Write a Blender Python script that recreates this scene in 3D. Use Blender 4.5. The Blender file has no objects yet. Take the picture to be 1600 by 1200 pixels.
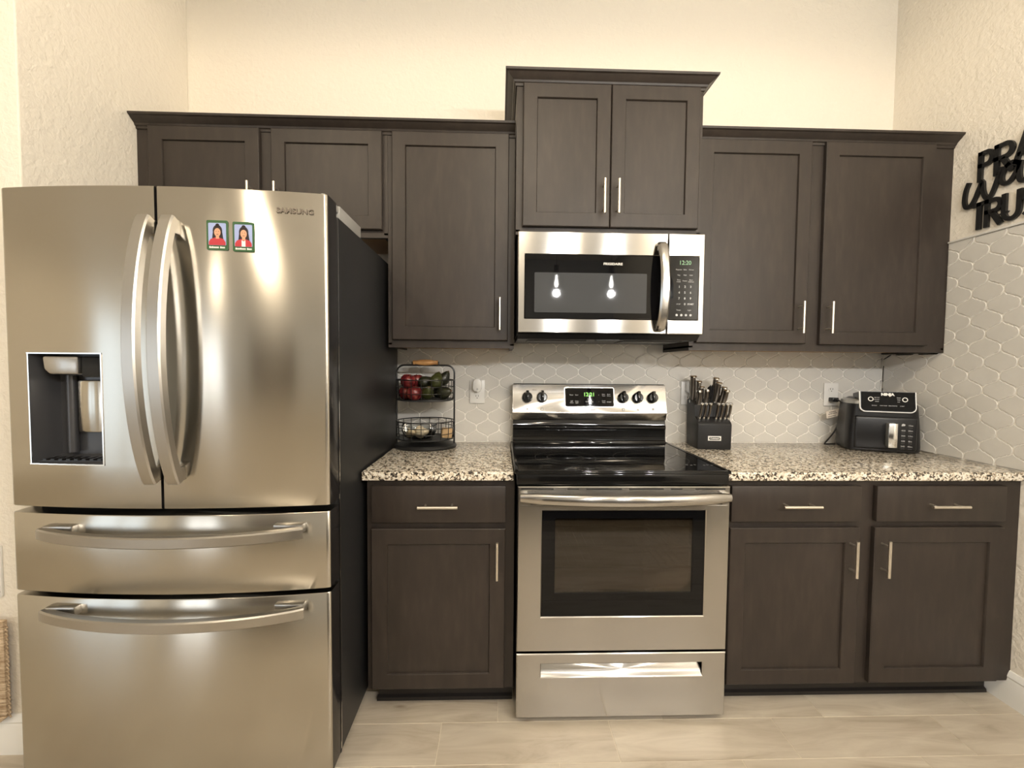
import bpy, bmesh, math, random
from mathutils import Vector, Matrix, Euler
random.seed(7)
PI = math.pi
SC = bpy.context.scene
COL = SC.collection
XR, XL, ZC = 1.928, -1.587, 3.17      # right wall, left wall, ceiling
YB = -6.2                             # wall behind the photographer
X0 = -4.6                             # far left end of the living area

# ---------------------------------------------------------------- camera
cam_d = bpy.data.cameras.new('camera'); cam = bpy.data.objects.new('camera', cam_d); COL.objects.link(cam)
cam_d.sensor_width = 36.0; cam_d.lens = 664.39 / 1600 * 36.0; cam_d.clip_start = 0.02
yaw, pit, rol = 0.0292, -0.04023, 0.00844
F = Vector((math.sin(yaw)*math.cos(pit), math.cos(yaw)*math.cos(pit), math.sin(pit)))
R = Vector((math.cos(yaw), -math.sin(yaw), 0)); U = R.cross(F)
R2 = R*math.cos(rol) + U*math.sin(rol); U2 = U*math.cos(rol) - R*math.sin(rol)
cam.matrix_world = Matrix(((R2.x, U2.x, -F.x, -0.0672), (R2.y, U2.y, -F.y, -2.1621), (R2.z, U2.z, -F.z, 1.2960), (0, 0, 0, 1)))
SC.camera = cam
# ---------------------------------------------------------------- world, exposure
w = bpy.data.worlds.new('world'); SC.world = w; w.use_nodes = True
bg = w.node_tree.nodes['Background']; bg.inputs[0].default_value = (0.75, 0.86, 1.0, 1); bg.inputs[1].default_value = 1.5
SC.view_settings.view_transform = 'Standard'; SC.view_settings.look = 'None'
SC.view_settings.exposure = 0.17; SC.view_settings.gamma = 1.0
SC.view_settings.use_curve_mapping = False
WARM = (1.0, 0.84, 0.63); NEUT = (1.0, 0.97, 0.95); COOL = (0.86, 0.93, 1.0)
P_CAN, P_PEND, P_ADD_WIN = 12.0, 38.0, 12.0
# lamps in two unseen windows, added to brighten the fridge reflections
def area(name, loc, rot, sx, sy, power, color):
    l = bpy.data.lights.new(name, 'AREA'); l.shape = 'RECTANGLE'; l.size = sx; l.size_y = sy
    l.energy = power; l.color = color
    o = bpy.data.objects.new(name, l); COL.objects.link(o); o.location = loc; o.rotation_euler = rot
    return o
ADD_WIN = [(-4.35, -3.45, 0.0, 2.1)]     # x0, x1, z0, z1 of the opening added in the back wall
for a, b, c, d in ADD_WIN:
    area('window_daylight', ((a+b)/2, YB-0.06, (c+d)/2), (PI/2, 0, 0), b-a-0.1, d-c-0.1, P_ADD_WIN*(b-a)*(d-c)/2, (1.0, 0.97, 0.92))
area('window_daylight', (X0-0.06, -4.55, 1.25), (PI/2, 0, -PI/2), 1.5, 2.0, 6.0, (0.95, 1.0, 0.93))  # added lamp, brightens what the left fridge door mirrors

# ---------------------------------------------------------------- materials
def mat(name, col, rough=0.5, metal=0.0, spec=0.5, coat=0.0, aniso=0.0, emis=None, estr=0.0, alpha=1.0):
    m = bpy.data.materials.new(name); m.use_nodes = True
    p = m.node_tree.nodes['Principled BSDF']
    p.inputs['Base Color'].default_value = (*col, 1); p.inputs['Roughness'].default_value = rough
    p.inputs['Metallic'].default_value = metal; p.inputs['Specular IOR Level'].default_value = spec
    p.inputs['Coat Weight'].default_value = coat; p.inputs['Coat Roughness'].default_value = 0.08
    p.inputs['Anisotropic'].default_value = aniso
    if emis: p.inputs['Emission Color'].default_value = (*emis, 1); p.inputs['Emission Strength'].default_value = estr
    return m
def nd(m, t, **k):
    n = m.node_tree.nodes.new(t)
    for a, v in k.items():
        if a in n.inputs: n.inputs[a].default_value = v
        else: setattr(n, a, v)
    return n
def lk(m, a, b): m.node_tree.links.new(a, b)
def bsdf(m): return m.node_tree.nodes['Principled BSDF']
def pos(m, scale=(1, 1, 1)):
    g = nd(m, 'ShaderNodeNewGeometry'); v = nd(m, 'ShaderNodeMapping'); v.inputs['Scale'].default_value = scale
    lk(m, g.outputs['Position'], v.inputs['Vector']); return v.outputs['Vector']
def noise(m, vec, scale, detail=3, rough=0.5, dist=0.0):
    n = nd(m, 'ShaderNodeTexNoise'); n.inputs['Scale'].default_value = scale; n.inputs['Detail'].default_value = detail
    n.inputs['Roughness'].default_value = rough; n.inputs['Distortion'].default_value = dist
    lk(m, vec, n.inputs['Vector']); return n.outputs['Fac']
def ramp(m, fac, stops):
    r = nd(m, 'ShaderNodeValToRGB'); e = r.color_ramp.elements
    while len(e) < len(stops): e.new(0.5)
    for i, (p_, c) in enumerate(stops): e[i].position = p_; e[i].color = (*c, 1)
    lk(m, fac, r.inputs['Fac']); return r.outputs['Color']
def bump(m, h, strength, dist):
    b = nd(m, 'ShaderNodeBump'); b.inputs['Strength'].default_value = strength; b.inputs['Distance'].default_value = dist
    lk(m, h, b.inputs['Height']); lk(m, b.outputs['Normal'], bsdf(m).inputs['Normal']); return b

def steel(name, col, rough, aniso, wav=0.0):
    m = mat(name, col, rough, 1.0, aniso=aniso)
    bsdf(m).inputs['Anisotropic Rotation'].default_value = 0.25
    t = nd(m, 'ShaderNodeTangent', direction_type='RADIAL', axis='Z'); lk(m, t.outputs['Tangent'], bsdf(m).inputs['Tangent'])
    v = pos(m, (3, 3, 500)); f = noise(m, v, 1.0, 2)
    r = nd(m, 'ShaderNodeMapRange'); r.inputs['To Min'].default_value = rough-0.012; r.inputs['To Max'].default_value = rough+0.012
    lk(m, f, r.inputs['Value']); lk(m, r.outputs['Result'], bsdf(m).inputs['Roughness'])
    if wav:
        v2 = pos(m, (7, 7, 1.2)); bump(m, noise(m, v2, 1.0, 1), 1.0, wav)
    return m
M_steel = steel('brushed_steel', (0.47, 0.457, 0.435), 0.165, 0.955, 0.0005)
M_fsteel = steel('fridge_steel', (0.51, 0.484, 0.432), 0.20, 0.96, 0.0006)
M_hsteel = mat('handle_steel', (0.47, 0.455, 0.43), 0.30, 1.0)
M_nickel = mat('satin_nickel', (0.80, 0.75, 0.66), 0.32, 1.0)
M_chrome = mat('bright_metal', (0.85, 0.85, 0.83), 0.15, 1.0)

M_wall = mat('textured_wall_paint', (0.84, 0.785, 0.685), 0.85, spec=0.2)
v = pos(M_wall); a = noise(M_wall, v, 42, 3, 0.6, 0.3); bump(M_wall, a, 0.7, 0.007)
M_ceil = mat('ceiling_paint', (0.85, 0.81, 0.73), 0.9, spec=0.2); bump(M_ceil, noise(M_ceil, pos(M_ceil), 40, 3), 0.3, 0.005)
M_trim = mat('white_trim_paint', (0.80, 0.79, 0.75), 0.4)
# espresso stained wood with faint vertical figure
M_wood = mat('espresso_stained_wood', (0.06, 0.043, 0.033), 0.42, spec=0.4)
v = pos(M_wood, (9, 9, 2.2)); f = noise(M_wood, v, 1.0, 4, 0.6, 0.5)
v = pos(M_wood, (40, 40, 9)); g = noise(M_wood, v, 1.0, 2, 0.5)
mx = nd(M_wood, 'ShaderNodeMath', operation='ADD'); lk(M_wood, f, mx.inputs[0]); lk(M_wood, g, mx.inputs[1])
mh = nd(M_wood, 'ShaderNodeMath', operation='MULTIPLY'); lk(M_wood, mx.outputs[0], mh.inputs[0]); mh.inputs[1].default_value = 0.5
lk(M_wood, ramp(M_wood, mh.outputs[0], [(0.3, (0.023, 0.0178, 0.0145)), (0.5, (0.030, 0.0228, 0.0182)), (0.7, (0.042, 0.0318, 0.0252))]), bsdf(M_wood).inputs['Base Color'])
M_raw = mat('pale_cabinet_underside', (0.42, 0.27, 0.14), 0.6)
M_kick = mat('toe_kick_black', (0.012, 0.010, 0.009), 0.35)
# granite
M_gran = mat('granite', (0.6, 0.5, 0.4), 0.13, spec=0.5)
v = pos(M_gran, (1, 1, 1))
vo = nd(M_gran, 'ShaderNodeTexVoronoi'); vo.feature = 'SMOOTH_F1'; vo.inputs['Smoothness'].default_value = 0.35; vo.inputs['Scale'].default_value = 165; vo.inputs['Randomness'].default_value = 1
nz = nd(M_gran, 'ShaderNodeTexNoise'); nz.inputs['Scale'].default_value = 130; nz.inputs['Detail'].default_value = 3
lk(M_gran, v, nz.inputs['Vector'])
va = nd(M_gran, 'ShaderNodeVectorMath', operation='MULTIPLY_ADD'); va.inputs[1].default_value = (0.016, 0.016, 0.016)
lk(M_gran, nz.outputs['Color'], va.inputs[0]); lk(M_gran, v, va.inputs[2]); lk(M_gran, va.outputs[0], vo.inputs['Vector'])
sp = nd(M_gran, 'ShaderNodeSeparateColor'); lk(M_gran, vo.outputs['Color'], sp.inputs[0])
n2 = noise(M_gran, v, 45, 4, 0.65, 0.8)
ad = nd(M_gran, 'ShaderNodeMath', operation='ADD'); lk(M_gran, sp.outputs[0], ad.inputs[0]); lk(M_gran, n2, ad.inputs[1])
hf = nd(M_gran, 'ShaderNodeMath', operation='MULTIPLY'); lk(M_gran, ad.outputs[0], hf.inputs[0]); hf.inputs[1].default_value = 0.5
lk(M_gran, ramp(M_gran, hf.outputs[0], [(0.27, (0.022, 0.019, 0.017)), (0.36, (0.09, 0.075, 0.06)), (0.42, (0.34, 0.27, 0.19)), (0.49, (0.60, 0.52, 0.40)), (0.58, (0.76, 0.70, 0.58)), (0.75, (0.84, 0.81, 0.73))]), bsdf(M_gran).inputs['Base Color'])
# glazed lantern tile and its grout
M_tile = mat('glazed_lantern_tile', (0.64, 0.62, 0.575), 0.12, spec=0.5)
v = pos(M_tile); bump(M_tile, noise(M_tile, v, 14, 2), 0.25, 0.004)
M_grout = mat('pale_grout', (0.88, 0.85, 0.79), 0.6)
# wood-look floor plank
M_plank = mat('wood_look_porcelain', (0.6, 0.5, 0.38), 0.32)
at = nd(M_plank, 'ShaderNodeAttribute', attribute_name='plank'); 
g = nd(M_plank, 'ShaderNodeNewGeometry'); cx = nd(M_plank, 'ShaderNodeVectorMath', operation='MULTIPLY_ADD'); cx.inputs[1].default_value = (7.3, 3.1, 5.7)
lk(M_plank, at.outputs['Color'], cx.inputs[0]); lk(M_plank, g.outputs['Position'], cx.inputs[2])
mp = nd(M_plank, 'ShaderNodeMapping'); mp.inputs['Scale'].default_value = (2.2, 14, 1); lk(M_plank, cx.outputs[0], mp.inputs['Vector'])
f = noise(M_plank, mp.outputs[0], 1.0, 5, 0.6, 1.2)
mp2 = nd(M_plank, 'ShaderNodeMapping'); mp2.inputs['Scale'].default_value = (1.6, 4.5, 1); lk(M_plank, cx.outputs[0], mp2.inputs['Vector'])
vk = nd(M_plank, 'ShaderNodeTexVoronoi'); vk.inputs['Scale'].default_value = 1.6; lk(M_plank, mp2.outputs[0], vk.inputs['Vector'])
base = ramp(M_plank, f, [(0.28, (0.33, 0.275, 0.205)), (0.42, (0.44, 0.38, 0.295)), (0.55, (0.50, 0.44, 0.35)), (0.72, (0.57, 0.51, 0.41))])
kn = ramp(M_plank, vk.outputs['Distance'], [(0.0, (0.45, 0.40, 0.36)), (0.035, (0.75, 0.72, 0.68)), (0.08, (1, 1, 1))])
mm = nd(M_plank, 'ShaderNodeMix', data_type='RGBA', blend_type='MULTIPLY'); mm.inputs['Factor'].default_value = 1.0
lk(M_plank, base, mm.inputs['A']); lk(M_plank, kn, mm.inputs['B']); lk(M_plank, mm.outputs['Result'], bsdf(M_plank).inputs['Base Color'])
M_fgrout = mat('floor_grout', (0.66, 0.59, 0.47), 0.8)
# dark and small-object materials
M_blk = mat('gloss_black', (0.005, 0.005, 0.005), 0.08, spec=0.35)
M_glass = mat('black_glass', (0.004, 0.004, 0.0045), 0.025, spec=0.27)
M_mwwin = mat('grey_tinted_window', (0.055, 0.058, 0.062), 0.03, spec=0.33)
M_satin = mat('satin_black', (0.012, 0.012, 0.012), 0.38)
M_case = mat('dark_grey_case', (0.016, 0.016, 0.0165), 0.42, spec=0.4)
M_gask = mat('door_side_black', (0.014, 0.013, 0.013), 0.16)
M_gap = mat('rubber_black', (0.004, 0.004, 0.004), 0.7)
M_grey = mat('grey_plastic', (0.30, 0.295, 0.28), 0.5)
M_disp = mat('dispenser_grey', (0.075, 0.075, 0.08), 0.28, 0.4)
M_white = mat('white_plastic', (0.78, 0.77, 0.74), 0.3)
M_cream = mat('cream_print', (0.75, 0.74, 0.70), 0.5)
M_print = mat('grey_print', (0.45, 0.45, 0.45), 0.5)
M_dkprint = mat('dark_print', (0.06, 0.06, 0.06), 0.5)
M_ring = mat('burner_print', (0.11, 0.11, 0.11), 0.15)
M_green = mat('green_digits', (0.05, 0.3, 0.02), 0.4, emis=(0.35, 1.0, 0.12), estr=0.9)
M_dimgreen = mat('dim_green_digits', (0.1, 0.2, 0.1), 0.4, emis=(0.45, 0.8, 0.4), estr=0.35)
M_sign = mat('black_sign_board', (0.010, 0.010, 0.010), 0.45)
M_wire = mat('black_wire', (0.010, 0.010, 0.010), 0.35)
M_oak = mat('turned_light_wood', (0.52, 0.27, 0.10), 0.45)
v = pos(M_oak, (20, 90, 90)); lk(M_oak, ramp(M_oak, noise(M_oak, v, 1, 3), [(0.3, (0.36, 0.17, 0.055)), (0.7, (0.62, 0.34, 0.13))]), bsdf(M_oak).inputs['Base Color'])
M_apple = mat('red_apple_skin', (0.3, 0.03, 0.03), 0.25)
v = pos(M_apple, (60, 60, 14)); lk(M_apple, ramp(M_apple, noise(M_apple, v, 1, 4), [(0.35, (0.075, 0.006, 0.009)), (0.55, (0.14, 0.016, 0.018)), (0.78, (0.34, 0.10, 0.06))]), bsdf(M_apple).inputs['Base Color'])
M_avo = mat('avocado_skin', (0.03, 0.035, 0.015), 0.35)
v = pos(M_avo); f = noise(M_avo, v, 90, 3); lk(M_avo, ramp(M_avo, f, [(0.3, (0.007, 0.008, 0.006)), (0.7, (0.028, 0.030, 0.012))]), bsdf(M_avo).inputs['Base Color']); bump(M_avo, noise(M_avo, v, 220, 2), 0.6, 0.002)
M_avog = mat('green_avocado_skin', (0.040, 0.046, 0.012), 0.35)
v = pos(M_avog); bump(M_avog, noise(M_avog, v, 220, 2), 0.6, 0.002)
M_garlic = mat('garlic_skin', (0.72, 0.60, 0.42), 0.5)
M_stem = mat('brown_stem', (0.12, 0.06, 0.02), 0.7)
M_kraft = mat('tan_paper', (0.48, 0.32, 0.16), 0.6)
M_clear = bpy.data.materials.new('clear_glass'); M_clear.use_nodes = True
nt = M_clear.node_tree; nt.nodes.clear(); o_ = nt.nodes.new('ShaderNodeOutputMaterial'); tr = nt.nodes.new('ShaderNodeBsdfTransparent'); gl = nt.nodes.new('ShaderNodeBsdfGlossy'); mi = nt.nodes.new('ShaderNodeMixShader'); fr = nt.nodes.new('ShaderNodeFresnel')
gl.inputs['Roughness'].default_value = 0.03; tr.inputs[0].default_value = (0.93, 0.95, 0.95, 1); fr.inputs[0].default_value = 1.6
nt.links.new(fr.outputs[0], mi.inputs[0]); nt.links.new(tr.outputs[0], mi.inputs[1]); nt.links.new(gl.outputs[0], mi.inputs[2]); nt.links.new(mi.outputs[0], o_.inputs[0])
M_tint = M_clear.copy(); M_tint.name = 'smoked_oven_glass'
for n in M_tint.node_tree.nodes:
    if n.type == 'BSDF_TRANSPARENT': n.inputs[0].default_value = (0.5, 0.44, 0.38, 1)
    if n.type == 'FRESNEL': n.inputs[0].default_value = 1.75
M_knife = mat('knife_handle_metal', (0.20, 0.175, 0.15), 0.36, 1.0)
M_block = mat('knife_block_black', (0.012, 0.012, 0.013), 0.45, spec=0.4)
M_fry = mat('air_fryer_black', (0.009, 0.009, 0.010), 0.3, spec=0.4)
M_fryg = mat('air_fryer_silver', (0.42, 0.42, 0.40), 0.3, 0.6)
M_tag = mat('paper_tag', (0.70, 0.62, 0.53), 0.6)
M_leaf = mat('card_green', (0.035, 0.10, 0.035), 0.35)
M_sky = mat('portrait_blue', (0.32, 0.38, 0.62), 0.35)
M_hair = mat('portrait_hair', (0.018, 0.010, 0.012), 0.4)
M_skin = mat('portrait_skin', (0.62, 0.33, 0.20), 0.4)
M_red = mat('portrait_red', (0.45, 0.035, 0.045), 0.4)
M_bulb = mat('bulb_glow', (1, 1, 1), 0.4, emis=(1.0, 0.95, 0.88), estr=60)
M_can = mat('downlight_lens', (1, 1, 1), 0.4, emis=(1.0, 0.80, 0.52), estr=14)
M_straw = mat('woven_straw', (0.50, 0.36, 0.22), 0.9)
v = pos(M_straw, (30, 30, 160)); f = noise(M_straw, v, 1, 3); lk(M_straw, ramp(M_straw, f, [(0.3, (0.30, 0.20, 0.11)), (0.7, (0.66, 0.52, 0.36))]), bsdf(M_straw).inputs['Base Color']); bump(M_straw, f, 0.8, 0.006)

# ---------------------------------------------------------------- mesh helpers
MW = {}
class MB:
    def __init__(s): s.bm = bmesh.new(); s.cur = 0; s.mats = []
    def m(s, material):
        if material not in s.mats: s.mats.append(material)
        s.cur = s.mats.index(material); return s
    def face(s, vs):
        try: f = s.bm.faces.new(vs); f.material_index = s.cur; return f
        except ValueError: return None
    def merge(s, t, mtx=None):
        if mtx is not None: bmesh.ops.transform(t, matrix=mtx, verts=t.verts)
        bmesh.ops.recalc_face_normals(t, faces=t.faces)
        mp = {}
        for v_ in t.verts: mp[v_] = s.bm.verts.new(v_.co)
        for f in t.faces:
            s.face([mp[q] for q in f.verts])
        t.free(); return s
    def box(s, x0, x1, y0, y1, z0, z1, b=0.0, seg=2, mtx=None):
        t = bmesh.new()
        vs = [t.verts.new((x, y, z)) for x in (x0, x1) for y in (y0, y1) for z in (z0, z1)]
        for q in ((0, 1, 3, 2), (4, 6, 7, 5), (0, 4, 5, 1), (2, 3, 7, 6), (0, 2, 6, 4), (1, 5, 7, 3)): t.faces.new([vs[i] for i in q])
        if b > 0: bmesh.ops.bevel(t, geom=list(t.edges), offset=b, segments=seg, affect='EDGES', profile=0.5)
        return s.merge(t, mtx)
    def prism(s, pts, a, b, axis='y', mtx=None, bev=0.0):
        """pts: 2D outline; axis y: (x,z), axis x: (y,z), axis z: (x,y)"""
        t = bmesh.new()
        f3 = {'y': lambda p, d: (p[0], d, p[1]), 'x': lambda p, d: (d, p[0], p[1]), 'z': lambda p, d: (p[0], p[1], d)}[axis]
        A = [t.verts.new(f3(p, a)) for p in pts]; B = [t.verts.new(f3(p, b)) for p in pts]
        t.faces.new(A); t.faces.new(B[::-1]); n = len(pts)
        for i in range(n): t.faces.new([A[i], A[(i+1) % n], B[(i+1) % n], B[i]])
        if bev > 0: bmesh.ops.bevel(t, geom=list(t.edges), offset=bev, segments=2, affect='EDGES', profile=0.5)
        return s.merge(t, mtx)
    def lathe(s, prof, c=(0, 0, 0), seg=24, sx=1.0, sy=1.0, mtx=None, cap=True):
        t = bmesh.new(); rings = []
        for r, z in prof:
            if r < 1e-6: rings.append([t.verts.new((c[0], c[1], c[2]+z))])
            else: rings.append([t.verts.new((c[0]+r*sx*math.cos(2*PI*k/seg), c[1]+r*sy*math.sin(2*PI*k/seg), c[2]+z)) for k in range(seg)])
        for A, B in zip(rings, rings[1:]):
            for k in range(seg):
                a0, a1 = A[k % len(A)], A[(k+1) % len(A)]; b0, b1 = B[k % len(B)], B[(k+1) % len(B)]
                q = []
                for v_ in (a0, a1, b1, b0):
                    if v_ not in q: q.append(v_)
                if len(q) > 2: t.faces.new(q)
        for E_ in (rings[0], rings[-1]):
            if cap and len(E_) > 2: t.faces.new(E_)
        return s.merge(t, mtx)
    def sweep(s, path, sec, side=None, closed=False, caps=True, scale=None, mtx=None):
        """section (a along side, b along normal) carried along path"""
        t = bmesh.new(); P_ = [Vector(p) for p in path]; n = len(P_); rings = []
        prev = None
        for i, p in enumerate(P_):
            if closed: tg = (P_[(i+1) % n]-P_[i-1]).normalized()
            else: tg = (P_[min(i+1, n-1)]-P_[max(i-1, 0)]).normalized()
            if side is not None: sd = Vector(side)
            else:
                if prev is None: prev = tg.orthogonal().normalized()
                sd = (prev-tg*prev.dot(tg)).normalized(); prev = sd
            nn = tg.cross(sd).normalized(); k = scale[i] if scale else 1.0
            rings.append([t.verts.new(p+sd*a*k+nn*b*k) for a, b in sec])
        m_ = len(sec)
        for i in range(n if closed else n-1):
            A, B = rings[i], rings[(i+1) % n]
            for k in range(m_): t.faces.new([A[k], A[(k+1) % m_], B[(k+1) % m_], B[k]])
        if caps and not closed: t.faces.new(rings[0]); t.faces.new(rings[-1][::-1])
        return s.merge(t, mtx)
    def tube(s, path, r, seg=8, closed=False, mtx=None, scale=None):
        return s.sweep(path, [(r*math.cos(2*PI*k/seg), r*math.sin(2*PI*k/seg)) for k in range(seg)], None, closed, scale=scale, mtx=mtx)
    def ball(s, c, r, sx=1, sy=1, sz=1, seg=20, mtx=None):
        pr = [(r*math.sin(PI*i/12), -r*sz*math.cos(PI*i/12)) for i in range(13)]; pr[0] = (0, -r*sz); pr[-1] = (0, r*sz)
        return s.lathe(pr, c, seg, sx, sy, mtx)
    def text(s, txt, size, mtx, off=0.0, ext=0.0004, sx=1.0):
        cu = bpy.data.curves.new('t', 'FONT'); cu.body = txt; cu.size = size; cu.offset = off; cu.extrude = ext; cu.align_x = 'CENTER'; cu.align_y = 'CENTER'; cu.resolution_u = 3
        o = bpy.data.objects.new('t', cu); me = bpy.data.meshes.new_from_object(o)
        t = bmesh.new(); t.from_mesh(me); bmesh.ops.transform(t, matrix=mtx @ Matrix.Diagonal((sx, 1, 1, 1)), verts=t.verts)
        mp = {v_: s.bm.verts.new(v_.co) for v_ in t.verts}
        for f in t.faces: s.face([mp[q] for q in f.verts])
        t.free(); bpy.data.objects.remove(o); bpy.data.curves.remove(cu); bpy.data.meshes.remove(me); return s
    def build(s, name, material=None, parent=None, world=True, smooth=35, kind=None, label=None):
        if material is not None and not s.mats: s.mats = [material]
        me = bpy.data.meshes.new(name)
        o = bpy.data.objects.new(name, me)
        if parent is not None and world: bmesh.ops.transform(s.bm, matrix=MW[parent.name].inverted(), verts=s.bm.verts)
        M_ = MW[parent.name].copy() if parent is not None else Matrix()
        if s.bm.verts:
            lo = [min(v_.co[i] for v_ in s.bm.verts) for i in range(3)]; hi = [max(v_.co[i] for v_ in s.bm.verts) for i in range(3)]
            c = Vector(((lo[0]+hi[0])/2, (lo[1]+hi[1])/2, lo[2] if parent is None else (lo[2]+hi[2])/2))
            bmesh.ops.translate(s.bm, vec=-c, verts=s.bm.verts)
            o.location = c; M_ = M_ @ Matrix.Translation(c)
        s.bm.to_mesh(me); s.bm.free()
        for q in s.mats: me.materials.append(q)
        if smooth:
            me.polygons.foreach_set('use_smooth', [True]*len(me.polygons)); me.set_sharp_from_angle(angle=math.radians(smooth))
        COL.objects.link(o); MW[o.name] = M_
        if parent is not None: o.parent = parent
        if kind: o['kind'] = kind
        if label: o['label'] = label
        return o
def tag(o, label, cat, group=None):
    o['label'] = label; o['category'] = cat
    if group: o['group'] = group
    return o
def thing(name, label, cat, loc=(0, 0, 0), rz=0.0, group=None, rot=None):
    o = bpy.data.objects.new(name, None); COL.objects.link(o); o.location = loc; o.empty_display_size = 0.05
    o.rotation_euler = rot if rot else (0, 0, rz)
    MW[o.name] = Matrix.Translation(loc) @ Euler(o.rotation_euler).to_matrix().to_4x4()
    return tag(o, label, cat, group)
def dup(o, loc, label=None, rot=None):
    c = o.copy(); COL.objects.link(c); c.location = loc
    if rot: c.rotation_euler = rot
    if label: c['label'] = label
    for ch in list(o.children):
        d = ch.copy(); COL.objects.link(d); d.parent = c
        for g_ in ch.children:
            e = g_.copy(); COL.objects.link(e); e.parent = d
    return c
def struct(mb, name, material=None, smooth=35): return mb.build(name, material, smooth=smooth, kind='structure')
def rrect(x0, x1, z0, z1, r, n=4):
    pts = []
    for cx_, cz_, a0 in ((x1-r, z1-r, 0), (x0+r, z1-r, PI/2), (x0+r, z0+r, PI), (x1-r, z0+r, 1.5*PI)):
        for k in range(n+1): pts.append((cx_+r*math.cos(a0+k*PI/2/n), cz_+r*math.sin(a0+k*PI/2/n)))
    return pts
def onback(x, y, z, tilt=0.0):      # text plane facing the camera (-y)
    return Matrix.Translation((x, y, z)) @ Euler((PI/2-tilt, 0, 0)).to_matrix().to_4x4()

# ================================================================ ROOM
mb = MB()
mb.m(M_fgrout).box(X0, XR+0.1, YB, 0.0, -0.08, -0.0015)
mb.m(M_plank)
pl = []
y1 = 0.002; row = 0
ys = [-0.66+0.1655*4-i*0.1655 for i in range(60)]
for i, yt in enumerate(ys):
    yb_ = yt-0.1655
    if yb_ < YB-0.1: break
    xph = -0.065+0.203*(3-i)
    k0 = math.floor((X0-xph)/0.6085)
    for k in range(k0, k0+13):
        a_, b_ = max(xph+k*0.6085+0.0016, X0), min(xph+(k+1)*0.6085-0.0016, XR)
        t0, t1 = max(yb_+0.0016, YB), min(yt-0.0016, -0.01)
        if b_-a_ < 0.01 or t1-t0 < 0.01: continue
        n0 = len(mb.bm.faces)
        vs = [mb.bm.verts.new(p) for p in ((a_, t0, 0), (b_, t0, 0), (b_, t1, 0), (a_, t1, 0), (a_-0.0006, t0-0.0006, -0.0015), (b_+0.0006, t0-0.0006, -0.0015), (b_+0.0006, t1+0.0006, -0.0015), (a_-0.0006, t1+0.0006, -0.0015))]
        mb.face(vs[:4])
        for q in ((4, 5, 1, 0), (5, 6, 2, 1), (6, 7, 3, 2), (7, 4, 0, 3)): mb.face([vs[j] for j in q])
        pl.append((n0, len(mb.bm.faces), (random.random()*9, random.random()*9, random.random())))
fl = struct(mb, 'floor', smooth=0)
ca = fl.data.attributes.new('plank', 'FLOAT_COLOR', 'CORNER')
for n0, n1, c in pl:
    for pi in range(n0, n1):
        for li in fl.data.polygons[pi].loop_indices: ca.data[li].color = (*c, 1)

struct(MB().box(XL-0.15, XR+0.15, 0.0, 0.15, 0, ZC), 'wall_back', M_wall, 0)
struct(MB().box(XR, XR+0.15, YB, 0.0, 0, ZC), 'wall_right', M_wall, 0)
struct(MB().box(X0, XL, -0.746, 0.0, 0, ZC, 0.004), 'wall_left', M_wall, 0)
struct(MB().box(X0-0.15, X0, YB, -5.35, 0, ZC).box(X0-0.15, X0, -3.75, -0.746, 0, ZC).box(X0-0.15, X0, -5.35, -3.75, 0, 0.2).box(X0-0.15, X0, -5.35, -3.75, 2.3, ZC), 'wall_far_left', M_wall, 0)
struct(MB().box(X0-0.1, X0-0.03, -5.35, -5.29, 0.2, 2.3).box(X0-0.1, X0-0.03, -3.81, -3.75, 0.2, 2.3).box(X0-0.1, X0-0.03, -4.58, -4.52, 0.2, 2.3).box(X0-0.1, X0-0.03, -5.35, -3.75, 0.2, 0.26).box(X0-0.1, X0-0.03, -5.35, -3.75, 2.24, 2.3), 'window_3', M_trim, 0)  # unseen opening added for the bright area on the left fridge door
M_wall2 = mat('cool_grey_wall_paint', (0.50, 0.51, 0.52), 0.85, spec=0.2)  # grey put on the unseen wall to dim and cool reflections
mb = MB(); prev = X0-0.15
for a, b, c, d in ADD_WIN:
    mb.box(prev, a, YB-0.15, YB, 0, ZC); mb.box(a, b, YB-0.15, YB, d, ZC)
    if c > 0: mb.box(a, b, YB-0.15, YB, 0, c)
    prev = b
mb.box(prev, XR+0.15, YB-0.15, YB, 0, ZC); struct(mb, 'wall_behind', M_wall2, 0)
struct(MB().box(X0-0.15, XR+0.15, YB-0.15, 0.15, ZC, ZC+0.1), 'ceiling', M_ceil, 0)
for i, (a, b, c, d) in enumerate(ADD_WIN):
    mb = MB()
    for x in (a+0.03, (a+b)/2, b-0.03): mb.box(x-0.03, x+0.03, YB-0.09, YB-0.03, c, d)
    for z in (c+0.03, d-0.03): mb.box(a, b, YB-0.09, YB-0.03, z-0.03, z+0.03)
    struct(mb, 'window_%d' % (i+1), M_trim, 0)  # frame of the opening added for the bright fridge band
mb = MB(); mb.box(-2.75, -1.75, YB+0.002, YB+0.03, 0, 2.05, 0.003); struct(mb, 'door_1', mat('dark_hall_door', (0.05, 0.035, 0.025), 0.5), 0)  # unseen dark panel added to darken the right fridge door's reflection
def baseboard(name, path):
    prof = [(0, 0), (0.014, 0), (0.014, 0.095), (0.011, 0.104), (0.013, 0.110), (0.009, 0.122), (0.004, 0.132), (0, 0.132)]
    mb = MB(); molding(mb, path, prof); struct(mb, name, M_trim)
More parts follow.
